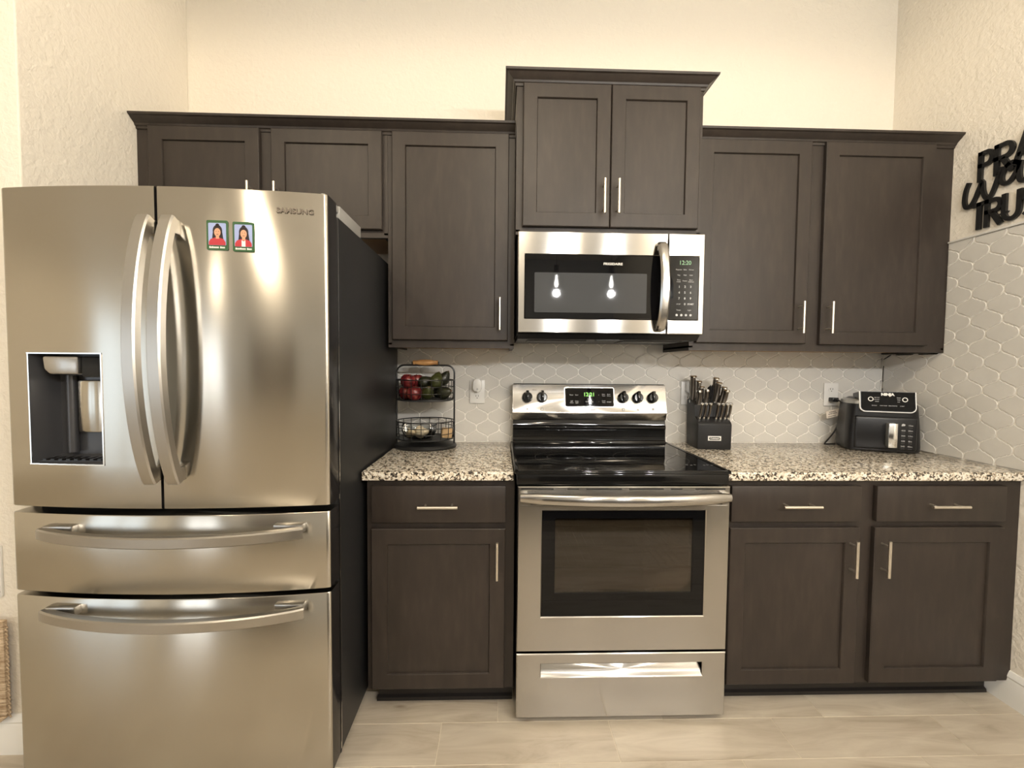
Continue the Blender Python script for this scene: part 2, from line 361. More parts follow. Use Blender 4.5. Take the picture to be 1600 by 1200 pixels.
def molding(mb, path, prof, z0=0.0):
    P_ = [Vector(p) for p in path]; rings = []
    for i, p in enumerate(P_):
        ns = []
        if i > 0: d_ = (P_[i]-P_[i-1]).normalized(); ns.append(Vector((d_.y, -d_.x)))
        if i < len(P_)-1: d_ = (P_[i+1]-P_[i]).normalized(); ns.append(Vector((d_.y, -d_.x)))
        n = ns[0] if len(ns) == 1 else (ns[0]+ns[1])/(1+ns[0].dot(ns[1]))
        rings.append([(p.x+n.x*o, p.y+n.y*o, z0+z) for o, z in prof])
    t = bmesh.new(); vr = [[t.verts.new(c) for c in r] for r in rings]; m_ = len(prof)
    for A, B in zip(vr, vr[1:]):
        for k in range(m_): t.faces.new([A[k], A[(k+1) % m_], B[(k+1) % m_], B[k]])
    t.faces.new(vr[0]); t.faces.new(vr[-1][::-1]); mb.merge(t)
baseboard('baseboard_right', [(XR, -0.53), (XR, YB)])
baseboard('baseboard_left', [(X0, -0.746), (XL, -0.746), (XL, -0.02)][:3])

# ---------------------------------------------------------------- lantern tile
WT = 0.115
RB = 0.43
q = [(1-RB+RB*math.cos(math.radians(a)), RB*math.sin(math.radians(a))) for a in (3, 14, 26, 38, 50, 60, 70)] + [(0.665, 0.410), (0.625, 0.408), (0.605, 0.452), (0.5, 0.5)]
q = q + [(1-a, 1-b) for a, b in reversed(q[:-1])]
def lantern(cu_, cv_):
    h = WT/2
    right_up = [(cu_+a*h, cv_+b*h) for a, b in q]
    left_up = [(cu_-a*h, cv_+b*h) for a, b in reversed(q)]
    left_dn = [(cu_-a*h, cv_-b*h) for a, b in q]
    right_dn = [(cu_+a*h, cv_-b*h) for a, b in reversed(q)]
    out = []
    for p in right_up+left_up+left_dn+right_dn:
        if not out or (abs(out[-1][0]-p[0])+abs(out[-1][1]-p[1])) > 1e-6: out.append(p)
    return out
def clip(poly, ax, lim, keep_less):
    out = []
    for i, p in enumerate(poly):
        a_ = poly[i-1]; ia = (a_[ax] <= lim) == keep_less; ip = (p[ax] <= lim) == keep_less
        if ia != ip:
            t_ = (lim-a_[ax])/(p[ax]-a_[ax]); out.append((a_[0]+(p[0]-a_[0])*t_, a_[1]+(p[1]-a_[1])*t_))
        if ip: out.append(p)
    return out
def inset(poly, d_):
    n = len(poly); res = []
    for i in range(n):
        a_, p, b_ = Vector(poly[i-1]), Vector(poly[i]), Vector(poly[(i+1) % n])
        e1 = (p-a_); e2 = (b_-p)
        if e1.length < 1e-7 or e2.length < 1e-7: res.append(tuple(p)); continue
        e1.normalize(); e2.normalize(); n1 = Vector((-e1.y, e1.x)); n2 = Vector((-e2.y, e2.x)); k = 1+n1.dot(n2)
        m_ = (n1+n2)/max(k, 0.45); res.append((p.x+m_.x*d_, p.y+m_.y*d_))
    return res
flats = []
def flatten(o):
    for k in flats: o.data.polygons[k].use_smooth = False
    flats.clear()
def tiles(mb, rect, org, fn, step=None):
    u0, u1, v0, v1 = rect; h = WT/2
    i0, i1 = math.floor((u0-org[0])/h)-2, math.ceil((u1-org[0])/h)+2; j0, j1 = math.floor((v0-org[1])/h)-2, math.ceil((v1-org[1])/h)+2
    for i in range(i0, i1):
        for j in range(j0, j1):
            if (i+j) % 2: continue
            poly = lantern(org[0]+i*h, org[1]+j*h)
            # cut the thin tips so the glaze edge stays clean
            cy_ = org[1]+j*h; tip = h*0.76
            poly = clip(clip(poly, 1, cy_+tip, True), 1, cy_-tip, False)
            for ax, lim, kl in ((0, u0, False), (0, u1, True), (1, v0, False), (1, v1, True)):
                if len(poly) > 2: poly = clip(poly, ax, lim, kl)
            if step and len(poly) > 2 and max(p[1] for p in poly) > step[1] and min(p[0] for p in poly) < step[0]:
                if org[0]+i*h < step[0] and cy_ < step[1]+h*0.9: poly = clip(poly, 1, step[1], True)
                else: poly = clip(poly, 0, step[0], False)
            poly = [p for k, p in enumerate(poly) if (p[0]-poly[k-1][0])**2+(p[1]-poly[k-1][1])**2 > 4e-8]
            if len(poly) < 5: continue
            ar = sum(poly[k-1][0]*poly[k][1]-poly[k][0]*poly[k-1][1] for k in range(len(poly)))/2
            if abs(ar) < 1.5e-4 or min(max(p[k] for p in poly)-min(p[k] for p in poly) for k in (0, 1)) < 0.012: continue
            if ar < 0: poly.reverse()
            lift = random.uniform(0, 0.0006); rr = []
            for d_, z in ((0.0018, 0.0), (0.0018, 0.0006), (0.0021, 0.0016), (0.0027, 0.0024), (0.0036, 0.0028)):
                rr.append([mb.bm.verts.new(fn(a_, b_, z+lift if z else z)) for a_, b_ in inset(poly, d_)])
            n = len(poly)
            for A, B in zip(rr, rr[1:]):
                for k in range(n): mb.face([A[k], A[(k+1) % n], B[(k+1) % n], B[k]])
            f_ = mb.face(rr[-1])
            if f_: flats.append(len(mb.bm.faces)-1)
ZT0 = 0.915
t_ = thing('tiled_backsplash', 'cream lantern-tile backsplash on the back wall between the counters and the upper cabinets', 'backsplash', (0.67, 0, ZT0))
MB().box(-0.64, XR-0.0005, -0.004, -0.0004, 0.90, 1.45).build('grout_bed', M_grout, t_, label='pale grout')
mb = MB(); tiles(mb, (-0.64, XR-0.0098, ZT0, 1.445), (1.3125-WT/2, 1.331), lambda a_, b_, z: (a_, -0.004-z, b_)); flatten(mb.build('lantern_tiles', M_tile, t_, smooth=70))
t_ = thing('tiled_backsplash', 'taller cream lantern-tile panel climbing the right wall beside the upper cabinet', 'backsplash', (XR, -0.5, ZT0))
mb = MB(); mb.box(XR-0.004, XR-0.0004, -0.3055, -0.0125, 0.915, 1.373).box(XR-0.004, XR-0.0004, -1.1, -0.3055, 0.90, 1.862); mb.build('grout_bed', M_grout, t_, label='pale grout')
MB().box(XR-0.011, XR-0.0042, -1.1, -0.3055, 1.858, 1.866, 0.002).build('edge_trim', M_trim, t_)
fnR = lambda a_, b_, z: (XR-0.004-z, -a_, b_)
mb = MB(); tiles(mb, (0.0115, 1.1, ZT0, 1.858), (0.3535-WT/2, 1.333), fnR, (0.3065, 1.372))
flatten(mb.build('lantern_tiles', M_tile, t_, smooth=70))

# ================================================================ CABINETS
def shaker(x0, x1, z0, z1, yf, th=0.02, st=0.056):
    mb = MB(); e = 0.002
    O = [(x0, z0), (x1, z0), (x1, z1), (x0, z1)]
    def rect(i, y): return [mb.bm.verts.new(p) for p in ((x0+i, y, z0+i), (x1-i, y, z0+i), (x1-i, y, z1-i), (x0+i, y, z1-i))]
    rs = [rect(0, yf+th), rect(0, yf+0.003), rect(0.003, yf), rect(st, yf), rect(st+0.0015, yf+0.002), rect(st+0.003, yf+0.0085)]
    for A, B in zip(rs, rs[1:]):
        for k in range(4): mb.face([A[k], A[(k+1) % 4], B[(k+1) % 4], B[k]])
    mb.face(rs[-1]); mb.face(rs[0][::-1]); return mb
def slab(x0, x1, z0, z1, yf, th=0.02): return MB().box(x0, x1, yf, yf+th, z0, z1, 0.003)
def bar_handle(parent, x, z, yf, vertical=True, L=0.137):
    mb = MB(); r = 0.0055; so = 0.048; yo = yf-0.034
    if vertical:
        mb.tube([(x, yo, z-L/2), (x, yo, z+L/2)], r, 12)
        for s_ in (-so, so): mb.tube([(x, yo, z+s_), (x, yf, z+s_)], 0.004, 8)
    else:
        mb.tube([(x-L/2, yo, z), (x+L/2, yo, z)], r, 12)
        for s_ in (-so, so): mb.tube([(x+s_, yo, z), (x+s_, yf, z)], 0.004, 8)
    return mb.build('handle', M_nickel, parent, label='satin nickel bar handle')
def door(parent, x0, x1, z0, z1, yf, hx=None, hz=None, name='door'):
    d_ = shaker(x0, x1, z0, z1, yf).build(name, M_wood, parent)
    if hx is not None: bar_handle(d_, hx, hz, yf)
    return d_
def drawer(parent, x0, x1, z0, z1, yf):
    d_ = slab(x0, x1, z0, z1, yf).build('drawer', M_wood, parent)
    bar_handle(d_, (x0+x1)/2, z0+(z1-z0)*0.49, yf, False, 0.142); return d_
def carcass(parent, x0, x1, yf, z0, z1, stiles, raw=True, name='carcass'):
    """open-bottomed face-framed box: side panels, bottom, back and frame"""
    mb = MB(); mb.m(M_wood)
    mb.box(x0, x1, yf, -0.002, z0+0.012, z1)
    mb.box(x0, x0+0.016, yf, -0.002, z0, z0+0.02); mb.box(x1-0.016, x1, yf, -0.002, z0, z0+0.02)
    mb.box(x0+0.016, x1-0.016, yf, yf+0.019, z0, z0+0.012)
    if raw: mb.m(M_raw).box(x0+0.016, x1-0.016, yf+0.019, -0.012, z0+0.008, z0+0.0125)
    return mb.build(name, None, parent)
CZ = 2.284
# above the fridge
t_ = thing('wall_cabinet', 'wide dark brown two-door wall cabinet above the refrigerator', 'cabinet', (-1.07, -0.15, 1.842))
carcass(t_, XL+0.001, -0.549, -0.305, 1.842, CZ, None, raw=True)
door(t_, -1.529, -1.077, 1.872, 2.281, -0.325, -1.108, 1.98)
door(t_, -1.028, -0.569, 1.872, 2.281, -0.325, -1.0, 1.98)
# 21 inch single door
t_ = thing('wall_cabinet', 'single-door dark brown wall cabinet between the fridge cabinet and the microwave', 'cabinet', (-0.28, -0.15, 1.376))
carcass(t_, -0.548, -0.0065, -0.305, 1.376, CZ, None)
door(t_, -0.528, -0.034, 1.409, 2.281, -0.325, -0.069, 1.52)
# above the microwave
t_ = thing('wall_cabinet', 'raised dark brown two-door cabinet above the microwave', 'cabinet', (0.38, -0.19, 1.842))
carcass(t_, -0.0055, 0.7645, -0.385, 1.842, 2.449, None)
door(t_, 0.021, 0.3785, 1.872, 2.443, -0.405, 0.350, 1.986)
door(t_, 0.3815, 0.747, 1.872, 2.443, -0.405, 0.408, 1.986)
# right pair
t_ = thing('wall_cabinet', 'dark brown two-door wall cabinet in the corner right of the microwave', 'cabinet', (1.35, -0.15, 1.376))
carcass(t_, 0.7655, XR-0.001, -0.305, 1.376, CZ, None)
door(t_, 0.789, 1.278, 1.409, 2.281, -0.325, 1.241, 1.521)
door(t_, 1.341, 1.830, 1.406, 2.281, -0.325, 1.368, 1.521)
# crowns
CP = [(0, -0.012), (0.004, -0.012), (0.006, -0.003), (0.011, 0.0), (0.014, 0.007), (0.030, 0.018), (0.037, 0.025), (0.044, 0.028), (0.046, 0.036), (0, 0.036)]
def crown(path, zt, label):
    mb = MB(); molding(mb, path, CP, zt); tag(mb.build('crown_moulding', M_wood, None, smooth=20), label, 'crown moulding')
crown([(XL+0.0012, -0.3055), (-0.0075, -0.3055)], CZ+0.0, 'dark brown crown moulding running over the fridge cabinet and single-door cabinet')
crown([(-0.006, -0.01), (-0.006, -0.3855), (0.765, -0.3855), (0.765, -0.01)], 2.4492, 'highest dark brown crown moulding, wrapping the cabinet above the microwave')
crown([(0.7665, -0.3055), (XR-0.0012, -0.3055)], CZ+0.0, 'dark brown crown moulding over the corner wall cabinet')
# base cabinets
def base(x0, x1, label, runs, kick_x1=None):
    t_ = thing('base_cabinet', label, 'cabinet', ((x0+x1)/2, -0.3, 0))
    mb = MB(); mb.box(x0, x1, -0.61, -0.005, 0.093, 0.878); mb.build('carcass', M_wood, t_)
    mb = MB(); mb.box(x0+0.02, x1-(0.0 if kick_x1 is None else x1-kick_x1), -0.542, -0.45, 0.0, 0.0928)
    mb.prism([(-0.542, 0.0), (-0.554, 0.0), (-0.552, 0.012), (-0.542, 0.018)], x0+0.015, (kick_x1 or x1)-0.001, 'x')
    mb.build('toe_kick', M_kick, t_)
    for a_, b_, hx in runs:
        drawer(t_, a_, b_, 0.727, 0.862, -0.63)
        door(t_, a_-0.002, b_, 0.103, 0.704, -0.63, hx, 0.597)
base(-0.548, -0.009, 'narrow dark brown base cabinet with one drawer between refrigerator and range', [(-0.528, -0.042, -0.072)])
base(0.775, XR-0.001, 'wide dark brown base cabinet with two drawers and two doors in the right corner', [(0.796, 1.290, 1.252), (1.349, 1.852, 1.374)], XR-0.02)
# worktops
def worktop(x0, x1, label):
    mb = MB(); mb.box(x0, x1, -0.632, -0.0045, 0.8815, 0.9140, 0.004, 3); tag(mb.build('granite_worktop', M_gran), label, 'countertop')
worktop(-0.562, -0.0135, 'speckled cream and black granite counter left of the range')
worktop(0.7765, XR-0.0045, 'long speckled granite counter right of the range, under the air fryer')

# ================================================================ REFRIGERATOR
FX0, FX1, FC = -1.475, -0.566, -1.0205
def fy(x, r=0.012):
    y = -0.906-0.034*(1-((x-FC)/0.4545)**2)
    e = min(x-FX0, FX1-x)
    if e < r: y += (r-math.sqrt(max(r*r-(r-e)**2, 0)))*0.55
    return y
def curved_panel(x0, x1, z0, z1, yb=-0.838, hole=None, topdark=False):
    mb = MB(); mb.m(M_fsteel); mb.m(M_gask)
    xs = set([x0, x1]); n = 30
    for i in range(n+1): xs.add(x0+(x1-x0)*i/n)
    for e in (FX0, FX1):
        for d_ in (0.0015, 0.004, 0.007, 0.010, 0.013):
            x = e+d_ if e == FX0 else e-d_
            if x0 < x < x1: xs.add(x)
    zs = [z0, z0+0.003, z1-0.003, z1]
    if hole: xs |= {hole[0], hole[1]}; zs += [hole[2], hole[3]]
    xs = sorted(xs); zs = sorted(zs)
    mb.cur = 0
    G = [[mb.bm.verts.new((x, fy(x)+(0.002 if z in (z0, z1) else 0), z)) for z in zs] for x in xs]
    B = [[mb.bm.verts.new((x, yb, z)) for z in (z0, z1)] for x in xs]
    for i in range(len(xs)-1):
        for j in range(len(zs)-1):
            if hole and hole[0]-1e-6 <= xs[i] and xs[i+1] <= hole[1]+1e-6 and hole[2]-1e-6 <= zs[j] and zs[j+1] <= hole[3]+1e-6: continue
            mb.face([G[i][j], G[i+1][j], G[i+1][j+1], G[i][j+1]])
        mb.face([G[i][-1], G[i+1][-1], B[i+1][1], B[i][1]])
        mb.face([G[i+1][0], G[i][0], B[i][0], B[i+1][0]])
    mb.cur = 1
    mb.face([G[-1][0]]+[B[-1][0], B[-1][1]]+G[-1][::-1][:-1])
    mb.face([B[0][0]]+G[0]+[B[0][1]])
    if not hole: 
        for i in range(len(xs)-1): mb.face([B[i][0], B[i][1], B[i+1][1], B[i+1][0]])
    return mb
FR = thing('refrigerator', 'stainless steel french-door refrigerator with dispenser at the far left', 'refrigerator', (FC, -0.45, 0))
mb = MB(); mb.box(-1.470, -0.571, -0.812, -0.045, 0.045, 1.755, 0.004); mb.build('case', M_case, FR, label='dark grey painted case')
MB().box(-0.5712, -0.5700, -0.817, -0.8125, 0.055, 1.745).build('edge_strip', M_chrome, FR)
MB().box(-1.462, -0.579, -0.838, -0.812, 0.06, 1.765).build('door_gasket', M_gap, FR)
for x in (-1.43, -0.61):
    for y in (-0.77, -0.1): MB().lathe([(0.022, 0), (0.022, 0.03), (0.015, 0.046)], (x, y, 0), 12).build('foot', M_gap, FR)
MB().box(-1.45, -0.59, -0.808, -0.795, 0.015, 0.045).build('toe_grille', M_gap, FR)
for x, s_ in ((-0.590, 1), (-1.451, -1)):
    mb = MB(); mb.box(x-0.017, x+0.017, -0.790, -0.585, 1.755, 1.797, 0.004); mb.box(x-0.013, x+0.013, -0.85, -0.775, 1.772, 1.796, 0.006); mb.lathe([(0.011, 0), (0.011, 0.018), (0.006, 0.022)], (x, -0.872, 1.778), 12)
    mb.build('hinge_cover', M_grey, FR)
hole = (-1.402, -1.186, 1.010, 1.322)
D1 = curved_panel(FX0, FC-0.0045, 0.884, 1.787, hole=hole).build('left_door', None, FR)
D2 = curved_panel(FC+0.0045-0.001, FX1, 0.884, 1.787).build('right_door', None, FR)
D3 = curved_panel(FX0, FX1, 0.634, 0.864).build('middle_drawer', None, FR)
D4 = curved_panel(FX0+0.002, FX1, 0.060, 0.620).build('freezer_drawer', None, FR)
# dispenser niche
mb = MB(); hx0, hx1, hz0, hz1 = hole
def yq(x): return fy(x)+0.0005
bv = [(hx0+0.012, -0.842, hz0+0.012), (hx1-0.012, -0.842, hz0+0.012), (hx1-0.012, -0.842, hz1), (hx0+0.012, -0.842, hz1)]
fvs = [(hx0, yq(hx0), hz0), (hx1, yq(hx1), hz0), (hx1, yq(hx1), hz1), (hx0, yq(hx0), hz1)]
A = [mb.bm.verts.new(p) for p in fvs]; B = [mb.bm.verts.new(p) for p in bv]
for k in range(4): mb.face([A[k], B[k], B[(k+1) % 4], A[(k+1) % 4]])
mb.face(B); DN = mb.build('dispenser_niche', M_disp, D1, smooth=0, label='dark grey water and ice dispenser niche')
mb = MB(); fr_ = 0.0035
for a_, b_, c_, d_ in ((hx0-fr_, hx0, hz0-fr_, hz1+fr_), (hx1, hx1+fr_, hz0-fr_, hz1+fr_), (hx0-fr_, hx1+fr_, hz0-fr_, hz0), (hx0-fr_, hx1+fr_, hz1, hz1+fr_)):
    y_ = fy((a_+b_)/2)-0.0018
    if b_-a_ > 0.05:
        for k in range(8): mb.box(a_+(b_-a_)*k/8, a_+(b_-a_)*(k+1)/8, fy(a_+(b_-a_)*(k+.5)/8)-0.0018, fy(a_+(b_-a_)*(k+.5)/8)+0.004, c_, d_)
    else: mb.box(a_, b_, y_, y_+0.006, c_, d_)
mb.build('dispenser_rim', M_chrome, D1)
mb = MB(); mb.prism([(-1.368, 1.316), (-1.268, 1.316), (-1.268, 1.264), (-1.348, 1.264), (-1.364, 1.278)], -0.915, -0.845, 'y', bev=0.006)
mb.build('dispenser_control', M_hsteel, D1)
MB().box(-1.267, -1.192, -0.908, -0.845, 1.256, 1.316, 0.006).build('dispenser_spout', M_gap, D1)
mb = MB(); mb.box(-1.318, -1.236, -0.868, -0.845, 1.090, 1.246, 0.006); mb.box(-1.232, -1.222, -0.872, -0.845, 1.088, 1.25, 0.003); mb.build('dispenser_paddle', M_fsteel, D1)
mb = MB(); mb.tube([(-1.345, -0.855, 1.26), (-1.345, -0.855, 1.03)], 0.013, 12); mb.build('water_tube', M_disp, D1)
mb = MB()
for k in range(9): mb.box(-1.385+k*0.022, -1.375+k*0.022, -0.905, -0.855, 1.0145, 1.019)
mb.box(-1.389, -1.199, -0.91, -0.852, 1.0125, 1.0155); mb.build('drip_tray', M_gask, D1)
def chamfer(w_, d_, c): return [(-w_/2, -d_/2), (w_/2, -d_/2), (w_/2, d_/2-c), (w_/2-c, d_/2), (-w_/2+c, d_/2), (-w_/2, d_/2-c)]
def fridge_handle_v(parent, x, z0, z1):
    mb = MB(); N = 72; path = []
    ys_ = fy(x)
    for i in range(N+1):
        s_ = i/N; b_ = 1-(2*s_-1)**2
        path.append((x, ys_-0.018-0.058*(b_**0.8), z0+(z1-z0)*s_))
    mb.sweep(path, [(-0.018, 0.011), (0.018, 0.011), (0.018, -0.008), (0.014, -0.012), (-0.014, -0.012), (-0.018, -0.008)], (1, 0, 0))
    for z in (z0+0.02, z1-0.02): mb.box(x-0.014, x+0.014, ys_-0.022, ys_+0.004, z-0.02, z+0.02, 0.003)
    return mb.build('handle', M_hsteel, parent)
fridge_handle_v(D1, -1.0355, 0.967, 1.694); fridge_handle_v(D2, -0.971, 0.967, 1.694)
def fridge_handle_h(parent, z, x0=-1.352, x1=-0.627):
    mb = MB(); N = 72; path = []
    for i in range(N+1):
        s_ = i/N; x = x0+(x1-x0)*s_; b_ = 1-(2*s_-1)**2
        path.append((x, fy(x0)-0.026-0.010-0.060*(b_**0.85)+0.010, z-0.004*b_))
    mb.sweep(path, [(-0.0155, -0.010), (0.0155, -0.010), (0.0155, 0.007), (0.012, 0.011), (-0.012, 0.011), (-0.0155, 0.007)], (0, 0, 1))
    for x in (x0+0.045, x1-0.045): mb.box(x-0.042, x+0.042, fy(x)-0.024, fy(x)+0.004, z-0.006, z+0.020, 0.004)
    return mb.build('handle', M_hsteel, parent)
fridge_handle_h(D3, 0.818); fridge_handle_h(D4, 0.585)
mb = MB(); mb.text('SAMSUNG', 0.0195, onback(-0.651, fy(-0.651)-0.0016, 1.7325) @ Euler((0, 0.122, 0)).to_matrix().to_4x4(), off=0.0006, sx=1.12, ext=0.00015); mb.build('lettering', mat('etched_grey_print', (0.20, 0.17, 0.14), 0.4, 0.5), D2, label='grey maker name lettering')
# photo magnets on the right door
def magnet(xc, zc, label, white_shirt):
    y = fy(xc)-0.0008; an = math.atan2(-(fy(xc+0.02)-fy(xc-0.02)), 0.04)
    t_ = thing('photo_magnet', label, 'magnet', (xc, y, zc-0.04), -an, 'school portrait magnets on the refrigerator door')
    def P(mbx, nm, mt_): mbx.build(nm, mt_, t_, world=False, smooth=0)
    MB().prism(rrect(-0.0285, 0.0285, 0, 0.082, 0.004), -0.0012, 0.0, 'y').build('card', M_leaf, t_, world=False, smooth=0)
    P(MB().prism(rrect(-0.0235, 0.0235, 0.013, 0.0745, 0.003), -0.0016, -0.0011, 'y'), 'backdrop', M_sky)
    hx = 0.001; hz = 0.050
    def ell(cx_, cz_, a_, b_, n=20): return [(cx_+a_*math.cos(2*PI*k/n), cz_+b_*math.sin(2*PI*k/n)) for k in range(n)]
    mbx = MB(); mbx.prism(ell(hx, hz+0.003, 0.0125, 0.0165), -0.0020, -0.0015, 'y').prism([(hx-0.012, 0.05), (hx-0.0145, 0.030), (hx+0.0155, 0.028), (hx+0.0125, 0.05)], -0.0020, -0.0015, 'y').prism(ell(hx, hz+0.019, 0.005, 0.004), -0.0020, -0.0015, 'y'); P(mbx, 'hair', M_hair)
    mbx = MB(); mbx.prism([(-0.022, 0.0135), (0.022, 0.0135), (0.022, 0.022), (0.017, 0.030), (0.006, 0.034), (-0.006, 0.034), (-0.017, 0.030), (-0.022, 0.022)], -0.0023, -0.0018, 'y'); P(mbx, 'red_top', M_red)
    mbx = MB(); mbx.prism(ell(hx, hz-0.0015, 0.0085, 0.0115), -0.0026, -0.0021, 'y').prism([(hx-0.0045, 0.031), (hx+0.0045, 0.031), (hx+0.004, 0.042), (hx-0.004, 0.042)], -0.0025, -0.0022, 'y'); P(mbx, 'face', M_skin)
    mbx = MB()
    for s_ in (-0.0032, 0.0032): mbx.prism(ell(hx+s_, hz+0.001, 0.0012, 0.0007, 8), -0.0028, -0.0025, 'y')
    mbx.prism([(hx-0.003, hz-0.0065), (hx+0.003, hz-0.0065), (hx+0.002, hz-0.0078), (hx-0.002, hz-0.0078)], -0.0028, -0.0025, 'y'); P(mbx, 'features', M_hair)
    if white_shirt: P(MB().prism([(-0.0045, 0.0135), (0.0055, 0.0135), (0.0055, 0.031), (0.001, 0.028), (-0.0045, 0.031)], -0.0026, -0.0021, 'y'), 'white_shirt', M_white)
    mbx = MB(); x = -0.0215
    for wd in ((0.0035, 0.0026, 0.003, 0.0018, 0.0026, 0.0026, 0.0024, 0.0024) if not white_shirt else (0.0032, 0.0018, 0.0026, 0.0026, 0.0030, 0.0026, 0.0026, 0.0020, 0.0018)):
        mbx.box(x, x+wd, -0.0016, -0.0011, 0.0050, 0.0092 if wd < 0.003 else 0.0102); x += wd+0.0006
    x += 0.003
    for wd in (0.0036, 0.0022, 0.0026, 0.0022): mbx.box(x, x+wd, -0.0016, -0.0011, 0.0050, 0.0100 if wd > 0.003 else 0.009); x += wd+0.0006
    P(mbx, 'caption', M_cream)
magnet(-0.8570, 1.655, 'left green-bordered portrait magnet, girl in a plain red top', False)
magnet(-0.7880, 1.653, 'right green-bordered portrait magnet, girl in a red jacket over a white shirt', True)

# ================================================================ RANGE
RG = thing('electric_range', 'freestanding stainless electric range with black glass cooktop', 'stove', (0.38, -0.33, 0))
mb = MB(); mb.box(0.001, 0.016, -0.625, -0.03, 0.045, 0.888); mb.box(0.744, 0.759, -0.625, -0.03, 0.045, 0.888); mb.box(0.016, 0.744, -0.045, -0.03, 0.045, 0.888)
mb.box(0.016, 0.744, -0.625, -0.045, 0.20, 0.215); mb.box(0.016, 0.744, -0.60, -0.045, 0.045, 0.06); mb.box(0.016, 0.744, -0.625, -0.045, 0.86, 0.888)
mb.box(0.016, 0.085, -0.625, -0.045, 0.215, 0.86); mb.box(0.675, 0.744, -0.625, -0.045, 0.215, 0.86); mb.build('body', M_satin, RG)
mb = MB(); mb.box(0.085, 0.675, -0.62, -0.046, 0.2152, 0.235); mb.box(0.0855, 0.092, -0.62, -0.046, 0.235, 0.85); mb.box(0.668, 0.6745, -0.62, -0.046, 0.235, 0.85); mb.box(0.092, 0.668, -0.06, -0.046, 0.235, 0.85)
mb.build('oven_liner', mat('oven_enamel', (0.05, 0.045, 0.04), 0.35), RG)
for z in (0.545, 0.625, 0.70):
    mb = MB(); mb.tube([(0.096, -0.60, z), (0.664, -0.60, z)], 0.0042, 6); mb.tube([(0.096, -0.08, z), (0.664, -0.08, z)], 0.003, 6)
    for k in range(18): x = 0.11+k*0.0315; mb.tube([(x, -0.60, z), (x, -0.08, z)], 0.0015, 5)
    mb.build('oven_rack', M_chrome, RG)
# cooktop
mb = MB(); mb.m(M_blk)
mb.box(-0.0115, 0.772, -0.668, -0.058, 0.9150, 0.9225, 0.003); mb.box(-0.004, 0.764, -0.666, -0.655, 0.876, 0.9150, 0.003)
for a_, b_, c_, d_ in ((-0.0115, 0.004, -0.668, -0.07), (0.757, 0.772, -0.668, -0.07), (-0.0115, 0.772, -0.668, -0.652), (-0.0115, 0.772, -0.095, -0.07)): mb.box(a_, b_, c_, d_, 0.922, 0.9275, 0.0025)
mb.box(-0.004, 0.764, -0.655, -0.06, 0.889, 0.915)
CT = mb.build('cooktop', None, RG)
MB().box(0.0045, 0.7565, -0.6515, -0.0955, 0.9222, 0.9250).build('cooktop_glass', M_glass, CT)
def ring(mb, cx_, cy_, r, z, w_=0.0022, n=64):
    a_ = [mb.bm.verts.new((cx_+(r)*math.cos(2*PI*k/n), cy_+(r)*math.sin(2*PI*k/n), z)) for k in range(n)]
    b_ = [mb.bm.verts.new((cx_+(r-w_)*math.cos(2*PI*k/n), cy_+(r-w_)*math.sin(2*PI*k/n), z)) for k in range(n)]
    for k in range(n): mb.face([a_[k], a_[(k+1) % n], b_[(k+1) % n], b_[k]])
for cx_, cy_, rs in ((0.205, -0.43, (0.125, 0.075)), (0.555, -0.44, (0.15, 0.10)), (0.20, -0.20, (0.085,)), (0.57, -0.19, (0.085,))):
    mb = MB()
    for r in rs: ring(mb, cx_, cy_, r, 0.9254)
    mb.build('burner_mark', M_ring, CT, smooth=0)
mb = MB()
for k, x in enumerate((0.655, 0.670, 0.686, 0.72, 0.735, 0.75)): ring(mb, x, -0.56-0.006*(k % 2), 0.004, 0.9254, 0.0012, 12)
mb.build('indicator_marks', M_print, CT, smooth=0)
# backguard
mb = MB(); mb.prism([(-0.03, 0.92), (-0.095, 0.92), (-0.090, 0.935), (-0.082, 0.938), (-0.082, 0.99), (-0.088, 0.994), (-0.088, 1.004), (-0.080, 1.012), (-0.076, 1.036), (-0.03, 1.036)], 0.0, 0.758, 'x', bev=0.0015)
mb.box(0.001, 0.757, -0.055, -0.03, 1.036, 1.214, 0.002); BG = mb.build('backguard', M_blk, RG)
mb = MB(); prof = [(-0.056, 1.036), (-0.078, 1.036), (-0.0900, 1.072), (-0.0885, 1.0755), (-0.060, 1.2105), (-0.056, 1.2105)]
mb.prism(prof, -0.0025, 0.7605, 'x', bev=0.001); CP_ = mb.build('control_panel', M_steel, BG)
tilt = math.atan2(0.0285, 0.135)
def bgp(z): return -0.0885+(z-1.0755)*0.0285/0.135
def bgm(x, z, off=0.0006): return onback(x, bgp(z)-off, z, tilt)
mb = MB(); mb.prism(rrect(-0.121, 0.121, -0.0465, 0.0465, 0.007), -0.0022, 0.002, 'y', mtx=Matrix.Translation((0.3775, bgp(1.149), 1.149)) @ Euler((-tilt, 0, 0)).to_matrix().to_4x4())
DP = mb.build('display', M_glass, BG, smooth=0)
mb = MB(); mb.prism(rrect(-0.124, 0.124, -0.0495, 0.0495, 0.009), -0.0012, 0.002, 'y', mtx=Matrix.Translation((0.3775, bgp(1.149), 1.149)) @ Euler((-tilt, 0, 0)).to_matrix().to_4x4()); mb.build('display_bezel', M_chrome, BG, smooth=0)
mb = MB(); mb.text('12:21', 0.026, bgm(0.376, 1.162, 0.003), off=0.0003, sx=1.0); mb.build('clock_digits', M_green, DP)
mb = MB()
